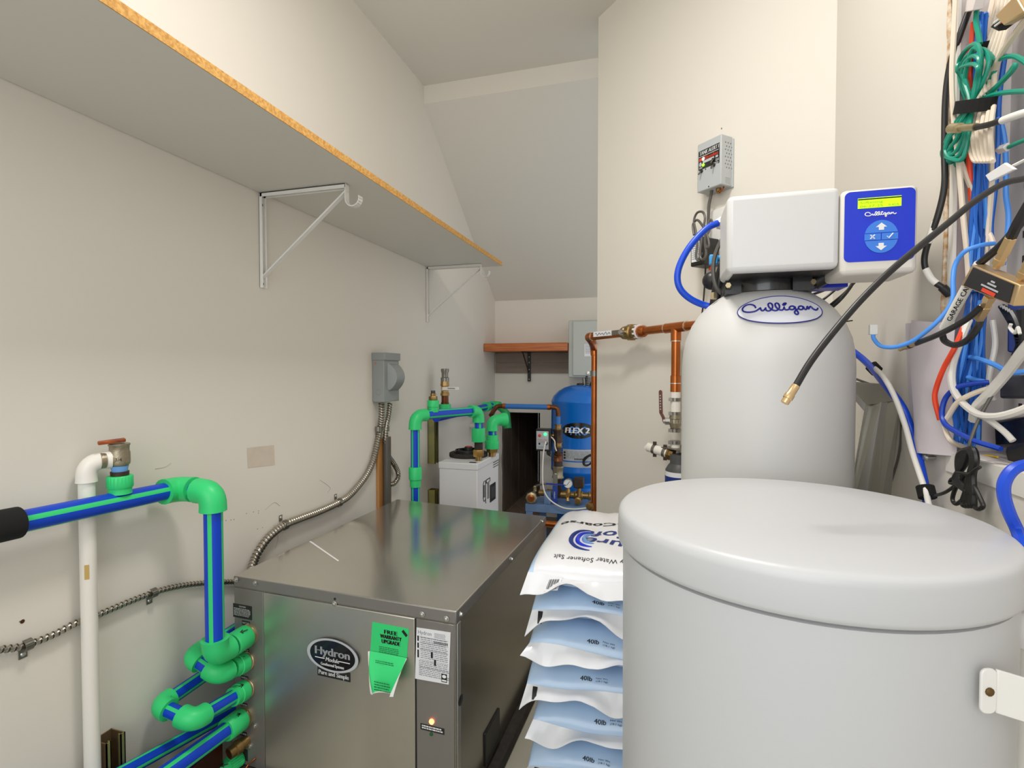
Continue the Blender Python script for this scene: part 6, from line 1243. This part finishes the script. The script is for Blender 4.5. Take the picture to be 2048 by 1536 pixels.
for x0_, x1_, z_ in ((-.012, .024, -.002), (-.002, .016, .003), (.002, .010, .007)): b.slab([o_+e1*x+e2*z for x, z in ((x0_, z_), (x1_, z_), (x1_, z_-.0022), (x0_, z_-.0022))], sn*.0003, 'label_grey')
b.build('label', spt)
def fconn(a, c, nm='port'):
    a, c = V(a), V(c); l = (c-a).length; b = MB('connector_gold').lathe(a, c-a, [(0, .0042), (l*.12, .0042), (l*.13, .0068), (l*.30, .0068), (l*.31, .0058), (l*.5, .0058), (l*.51, .0066), (l*.97, .0062), (l, .0050)], seg=6); return b.build(nm, spt)
fconn((0.381,0.7547,1.2849), (0.381,0.7275,1.3141)); fconn((0.381,0.7595,1.2573), (0.387,0.7992,1.2281)); fconn((0.381,0.7093,1.2626), (0.381,0.6863,1.2877))
tb2 = MB('connector_gold').ring(V((0.377,0.7888,1.271)), (0, .009, .0), (0, 0, .007), .5, t=(-.0, 0, 0)); tb2.build('mounting_tab', spt)
rc_('fat black coax entering the splitter from the upper right', [(0.382,0.7311,1.3126),(0.377,0.71,1.3243),(0.377,0.6904,1.3418)], .0055, 'cable_black')
lb = thing('network_cable', 'light blue network cable bowing left to a clear plug beside the softener', 'cable', tuple((0.327,0.9675,1.224)))
MB('cable_lightblue').tube(spline([(0.447,0.8914,1.3405),(0.427,0.8835,1.3372),(0.412,0.8884,1.3309),(0.405,0.8971,1.3154),(0.399,0.8895,1.2916),(0.395,0.8796,1.2657),(0.387,0.8781,1.2468),(0.372,0.8855,1.2246),(0.357,0.9039,1.2065),(0.342,0.923,1.1987),(0.332,0.947,1.2014),(0.327,0.9609,1.2132),(0.327,0.9653,1.2215)], 6), .0031).build('cord', lb)
a = V((0.327,0.9652,1.2183)); b = MB('connector_clear').box(a+V((0, 0, .010)), (.011, .009, .016)); b.build('clear_plug', lb, .001)
# white cables low in the enclosure
rc_('thick white cable bending down from the right edge to the bundle', [(0.407,0.7194,1.2079),(0.412,0.7585,1.1872),(0.422,0.8119,1.1573),(0.422,0.8479,1.1301),(0.422,0.8738,1.1116),(0.427,0.8895,1.0929)], .0062, 'cable_white')
rc_('thick white cable sweeping from the bundle out to the right edge', [(0.427,0.9064,1.2358),(0.411,0.8964,1.1995),(0.407,0.9035,1.1673),(0.407,0.901,1.1384),(0.413,0.8884,1.1175),(0.411,0.8472,1.1044),(0.411,0.8089,1.1043),(0.413,0.7738,1.1122),(0.417,0.7381,1.1265)], .0048, 'cable_white')
rc_('white cable with cut end pointing down to the right', [(0.413,0.8514,1.1055),(0.417,0.8257,1.0952),(0.423,0.811,1.084),(0.427,0.8025,1.0744)], .0038, 'cable_white')
rc_('cream cable rising from the bottom left to the dark grey box', [(0.4365,0.923,1.0494),(0.405,0.8947,1.0594),(0.403,0.9086,1.0744),(0.403,0.9119,1.0865),(0.405,0.9071,1.0966),(0.409,0.8926,1.1172),(0.417,0.8725,1.1304),(0.427,0.8583,1.1379),(0.437,0.855,1.1401)], .0036, 'cable_cream')
rc_('slim white cable hanging right of the blue bundle', [(0.4562,0.909,1.2352),(0.4599,0.909,1.1995),(0.4547,0.909,1.1637),(0.4539,0.909,1.1422),(0.4602,0.909,1.1207)], .0036, 'cable_white')
# devices
def dev(name, label, cat, q, t, m, bev=.003):
    return tag(MB(m).slab([V(p) for p in q], V(t)).build(name, bevel=bev), label, cat)
dev('network_box', 'navy blue device box at the back of the enclosure', 'device', [(0.4682,0.902,1.275),(0.497,0.8806,1.2754),(0.497,0.8774,1.1874),(0.4693,0.902,1.1877)], (.012, 0, 0), 'navy_box')
dev('network_switch', 'dark grey network box at the right edge above the white cable', 'device', [(0.447,0.873,1.1555),(0.447,0.7881,1.1587),(0.447,0.7871,1.132),(0.447,0.8718,1.1246)], (.05, 0, 0), 'dark_grey')
dev('router', 'black rounded device in the lower right of the enclosure', 'device', [(0.447,0.8649,1.0595),(0.447,0.7854,1.0846),(0.447,0.7824,1.0059),(0.447,0.844,1.0125)], (.05, 0, 0), 'black_plastic', .008)
dev('modem', 'black device behind the white cables at the right edge', 'device', [(0.4599,0.9108,1.0904),(0.472,0.8303,1.1085),(0.472,0.8288,1.0674),(0.4625,0.9108,1.0522)], (.03, 0, 0), 'black_gloss', .004)
wb = thing('wire_coil', 'black power cord tied in a wad with a white twist tie before the navy box', 'cable', tuple((0.447,0.8406,1.1899)))
b = MB('cable_black')
for k, P_ in enumerate([[(0.457,0.8907,1.253),(0.457,0.8714,1.2317),(0.457,0.8572,1.2138),(0.457,0.8515,1.1968),(0.457,0.8591,1.1824),(0.457,0.8445,1.1965),(0.457,0.8426,1.2225),(0.457,0.8513,1.243)],[(0.457,0.8851,1.2503),(0.457,0.8682,1.2314),(0.457,0.8552,1.2136),(0.457,0.8495,1.1967),(0.457,0.855,1.1823),(0.457,0.8445,1.1965),(0.457,0.8426,1.2225),(0.457,0.8493,1.2428)],[(0.457,0.8795,1.2476),(0.457,0.8651,1.2311),(0.457,0.8532,1.2135),(0.457,0.8475,1.1966),(0.457,0.851,1.1822),(0.457,0.8445,1.1965),(0.457,0.8426,1.2225),(0.457,0.8473,1.2426)],[(0.457,0.8741,1.2449),(0.457,0.862,1.2308),(0.457,0.8511,1.2133),(0.457,0.8455,1.1965),(0.457,0.847,1.1821),(0.457,0.8445,1.1965),(0.457,0.8426,1.2225),(0.457,0.8453,1.2424)],[(0.457,0.8687,1.2423),(0.457,0.8589,1.2306),(0.457,0.8491,1.2132),(0.457,0.8436,1.1964),(0.457,0.843,1.182),(0.457,0.8445,1.1965),(0.457,0.8426,1.2225),(0.457,0.8433,1.2422)]]): MB('cable_black').tube(spline(P_, 5), .004, seg=7).build('cord_loop', wb)
MB('cable_white').tube(spline([(0.447,0.8501,1.2247),(0.447,0.8519,1.2196),(0.447,0.8415,1.2122),(0.447,0.8357,1.2189),(0.447,0.8315,1.2102)], 4), .0022, seg=6).build('twist_tie', wb)
rc_('lime green cable end at the right edge of the enclosure', [(0.447,0.8246,1.1816),(0.447,0.8115,1.185),(0.447,0.7892,1.1879)], .006, 'led_lime')
yc = thing('cable_box', 'cream coupler box with bare wire ends at the top right corner', 'connector', tuple((0.417,0.7999,1.6009)))
q = [(0.417,0.8179,1.6137),(0.417,0.7995,1.5898),(0.417,0.7592,1.5804),(0.417,0.7776,1.6129)]; MB('connector_gold').slab(q, (-.012, 0, 0)).build('housing', yc, .002)
MB('black_fabric').slab([(0.421,0.842,1.6131),(0.421,0.8249,1.5975),(0.421,0.8072,1.5951),(0.421,0.8236,1.6141)], (-.008, 0, 0)).build('black_tape', yc)
for k, (m_, P_) in enumerate((('green_dark', [(0.409,0.8141,1.604),(0.409,0.7982,1.6013)]), ('cable_orange', [(0.409,0.8109,1.6002),(0.409,0.7941,1.5963)]), ('cable_white', [(0.409,0.8243,1.6042),(0.409,0.802,1.6001)]), ('cable_white', [(0.409,0.8266,1.6094),(0.409,0.8061,1.6058)]))): MB(m_).tube(P_, .0013, seg=6).build('wire_end', yc)
wt_ = thing('cable_tag', 'white folded cable tag at the right edge above the coax arch', 'tag', tuple((0.417,0.8173,1.415)))
MB('paper_white').slab([(0.417,0.8471,1.4225),(0.417,0.8368,1.4098),(0.417,0.7861,1.408),(0.417,0.8066,1.4236)], (-.004, 0, 0)).build('tag', wt_, .001); MB('cable_white').tube([(0.419,0.8005,1.4168),(0.419,0.7565,1.4142)], .002, seg=6).build('string', wt_)
cxp = thing('coax_cable', 'black coax cable ending in a nickel plug over the teal coil', 'cable', tuple((0.397,0.8951,1.5079)))
MB('cable_black').tube(spline([(0.401,0.8532,1.4889),(0.403,0.8233,1.4793),(0.407,0.7992,1.4741)], 5), .0038).build('cord', cxp)
MB('cable_white').tube(spline([(0.407,0.8002,1.474),(0.409,0.7753,1.4689),(0.417,0.7466,1.463)], 4), .0046).build('white_sleeve', cxp)
a, c = V((0.401,0.845,1.4866)), V((0.395,0.8974,1.5084)); l_ = (c-a).length; b = MB('brass_pale').lathe(a, c-a, [(0, .005), (l_*.4, .005), (l_*.41, .004), (l_*.6, .004), (l_*.61, .0068), (l_*.97, .0068), (l_, .0045)], seg=12); b.build('plug', cxp)
# black coiled cord at the sill, bolt, blue hose
bc_ = thing('cord_coil', 'black cord tied into a hanging coil below the enclosure sill', 'cable', tuple((0.397,0.8363,0.9794)))
for k, P_ in enumerate([[(0.397,0.8336,1.0003),(0.397,0.8534,1.013),(0.397,0.8617,1.0322),(0.397,0.8573,1.0482),(0.397,0.8358,1.0568),(0.397,0.8261,1.045),(0.397,0.8322,1.024),(0.397,0.8406,0.9987),(0.397,0.8473,0.9835),(0.397,0.84,0.9819),(0.397,0.8334,0.9969)],[(0.397,0.8336,1.0003),(0.397,0.8584,1.012),(0.397,0.8567,1.0331),(0.397,0.85,1.0507),(0.397,0.8323,1.0574),(0.397,0.8238,1.0454),(0.397,0.8299,1.0244),(0.397,0.8347,1),(0.397,0.8401,0.9852),(0.397,0.8341,0.9833),(0.397,0.83,0.9977)],[(0.397,0.8336,1.0003),(0.397,0.8634,1.011),(0.397,0.8518,1.0339),(0.397,0.8428,1.0531),(0.397,0.8289,1.0579),(0.397,0.8215,1.0458),(0.397,0.8276,1.0249),(0.397,0.8289,1.0013),(0.397,0.8331,0.987),(0.397,0.8283,0.9848),(0.397,0.8265,0.9985)],[(0.397,0.8336,1.0003),(0.397,0.8685,1.01),(0.397,0.8469,1.0348),(0.397,0.8358,1.0555),(0.397,0.8255,1.0584),(0.397,0.8193,1.0462),(0.397,0.8253,1.0253),(0.397,0.8232,1.0026),(0.397,0.8261,0.9887),(0.397,0.8226,0.9862),(0.397,0.8231,0.9993)]]): MB('cable_black').tube(spline(P_, 5), .0042, seg=8).build('cord_loop', bc_)
MB('cable_black').tube(spline([(0.397,0.8322,1.024),(0.397,0.8201,1.0099),(0.397,0.8063,0.9967),(0.397,0.8017,0.9895),(0.397,0.8135,0.9833),(0.397,0.8273,0.9884),(0.397,0.8337,1.0036)], 5), .0028, seg=8).build('cord_loop', bc_)
MB('cable_black').tube(spline([(0.397,0.844,1.0217),(0.397,0.8655,1.0001),(0.397,0.8738,0.982),(0.397,0.8646,0.9772),(0.397,0.8486,0.9866)], 5), .0028, seg=8).build('cord_loop', bc_)
MB('cable_black').tube(spline([(0.397,0.8499,1.0192),(0.397,0.875,1.0108),(0.397,0.8813,1.0031),(0.397,0.8657,1.0049),(0.397,0.8942,0.9866),(0.397,0.9343,0.9714)], 5), .0024, seg=8).build('cord_end', bc_)
MB('cable_grey').tube(spline([(0.427,0.8417,1.1371),(0.417,0.8428,1.1136),(0.407,0.8385,1.0937),(0.399,0.8359,1.0703),(0.397,0.838,1.0532)], 5), .0022, seg=8).build('cord_end', bc_)
MB('zinc_strap').tube(spline([(0.391,0.8507,1.0235),(0.391,0.8373,1.0254),(0.391,0.8197,1.0274),(0.391,0.8086,1.0347),(0.391,0.7979,1.0405)], 4), .0022, 'black_plastic', seg=6).build('tie', bc_)
pb = V((0.417,0.9745,1.0262))
bo = thing('wall_bolt', 'small steel bolt sticking out of the wall below the paper sheets', 'bolt', tuple(pb))
MB('screw_steel').lathe(pb+V((.0, -.006, 0)), (-1, 0, 0), [(0, .0025), (.012, .0025), (.013, .0065), (.016, .006), (.018, .003)], seg=10).build('bolt', bo)
rc_('thick bright blue hose bending down at the right picture edge', [(0.3782,0.6561,1.0672),(0.3543,0.639,1.07),(0.339,0.6345,1.065),(0.3305,0.6318,1.0531),(0.3296,0.6312,1.0391),(0.3345,0.6321,1.0217),(0.3423,0.6338,1.0043),(0.3348,0.6106,0.9937),(0.3268,0.5872,0.9821)], .0056, 'hose_blue', name='hose', cat='hose')
# paper sheets
def sheet(label, tl_, tr_, br_, bl_, seed, lines=True, curl=.008):
    P_ = [V(p) for p in (tl_, tr_, br_, bl_)]; b = MB('paper_lilac'); nx, ny = 8, 6; G = []
    for j in range(ny+1):
        for i in range(nx+1):
            f, g = i/nx, j/ny; p = P_[0].lerp(P_[1], f).lerp(P_[3].lerp(P_[2], f), g); p = p+V((-curl*(math.sin(3.1*f+seed)+.4*math.sin(5*g+seed)), 0, 0)); G.append(p)
    fs = [(j*(nx+1)+i, j*(nx+1)+i+1, (j+1)*(nx+1)+i+1, (j+1)*(nx+1)+i) for j in range(ny) for i in range(nx)]
    b.add(G, fs); b.add([p+V((.0006, 0, 0)) for p in G], [f[::-1] for f in fs])
    return tag(b.build('paper_sheet'), label, 'paper')
sheet('white paper sheet with faint print hanging in front of the cables', (0.403,1.0148,1.2464), (0.414,0.9176,1.2327), (0.413,0.9129,1.0373), (0.395,0.9872,1.0305), .4)
o = sheet('folded white paper sheet showing as a narrow strip behind the larger sheet', (0.407,1.0523,1.2438), (0.413,0.9709,1.2405), (0.411,0.9548,1.04), (0.405,1.0212,1.0274), 1.2, curl=.002)
# hoses in the corner
hb2 = thing('brine_hose', 'dark blue tube with a strapped cream tube running down into the corner', 'hose', tuple((0.397,0.9533,0.9771)))
MB('hose_blue').tube(spline([(0.3513,1.2247,1.226),(0.3658,1.1971,1.2062),(0.3808,1.1486,1.1764),(0.377,1.0445,1.1337),(0.387,1.0111,1.1016),(0.397,1.0043,1.0651),(0.397,0.9747,1.0205),(0.397,0.9534,0.981),(0.397,0.9426,0.9486)], 6), .0062, seg=12).build('blue_tube', hb2)
MB('cable_white').tube(spline([(0.3869,1.1345,1.1687),(0.365,1.0262,1.1511),(0.375,1.0084,1.1181),(0.383,0.9903,1.0744),(0.387,0.9723,1.0324),(0.389,0.9424,0.9907),(0.389,0.9308,0.9778),(0.389,0.9176,0.9545)], 6), .0042, seg=10).build('cream_tube', hb2)
a, c = V((0.3815,1.1331,1.1724)), V((0.3906,1.1354,1.163)); MB('black_fabric').lathe(a, c-a, [(0, .011), (.016, .011)], seg=14).build('strap', hb2)
a, c = V((0.393,0.9439,0.9844)), V((0.393,0.9371,0.9728)); MB('black_fabric').lathe(a, c-a, [(0, .012), (.018, .012)], seg=14).build('strap', hb2)
rc_('thin dark wire crossing the top of the leaning steel channel', [(0.3452,1.2005,1.162),(0.3687,1.1756,1.1472),(0.3903,1.1502,1.1353),(0.4101,1.1139,1.1226),(0.4148,1.0937,1.0965),(0.4168,1.093,1.047),(0.4111,1.0901,1.002),(0.3942,1.0838,0.9436)], .0022, 'cable_grey')
rc_('thin black wire tip poking out beside the softener dome', [(0.3219,1.1862,1.2645),(0.3461,1.193,1.2604),(0.3702,1.1999,1.2634)], .0013, 'cable_black')
# leaning stainless channel
lc_ = thing('steel_channel', 'stainless steel channel leaning in the corner behind the salt tank', 'channel', tuple((0.3758,1.1086,0.9041)))
A0, A1, A2, A3 = [V(p) for p in [(0.3517,1.1706,1.1423),(0.3804,1.1464,1.0989),(0.4124,1.0883,1.1129),(0.405,1.1336,1.1377)]]
MB('stainless').slab([A0, A1, A2, A3], (0, 0, -.002)).build('top_flange', lc_)
B0_, B1_ = [V(p) for p in [(0.3499,1.1697,1.1295),(0.3768,1.145,1.0855)]]; MB('stainless').slab([A0, A1, B1_, B0_], V((-.002, -.001, 0))).build('front_lip', lc_)
T_ = [V(p) for p in [(0.3777,1.1457,1.1008),(0.3857,1.1376,1.1014),(0.3949,1.1195,1.1055),(0.4033,1.1012,1.1094),(0.4124,1.0883,1.1129)]]; U2 = [V(p) for p in [(0.338,1.1279,0.8578),(0.3456,1.1145,0.8624),(0.3634,1.099,0.8685),(0.3768,1.0821,0.8746),(0.3884,1.0648,0.8807)]]
U2[1] += V((-.004, .01, 0)); T_[1] += V((0, .012, 0)); T_[2] += V((0, .0, 0)); U2[2] += V((0, .012, 0)); T_[3] += V((0, .012, 0))
b = MB('stainless')
for k in range(4): b.slab([T_[k], T_[k+1], U2[k+1], U2[k]], (.001, .0015, 0))
b.build('web', lc_, angle=20)
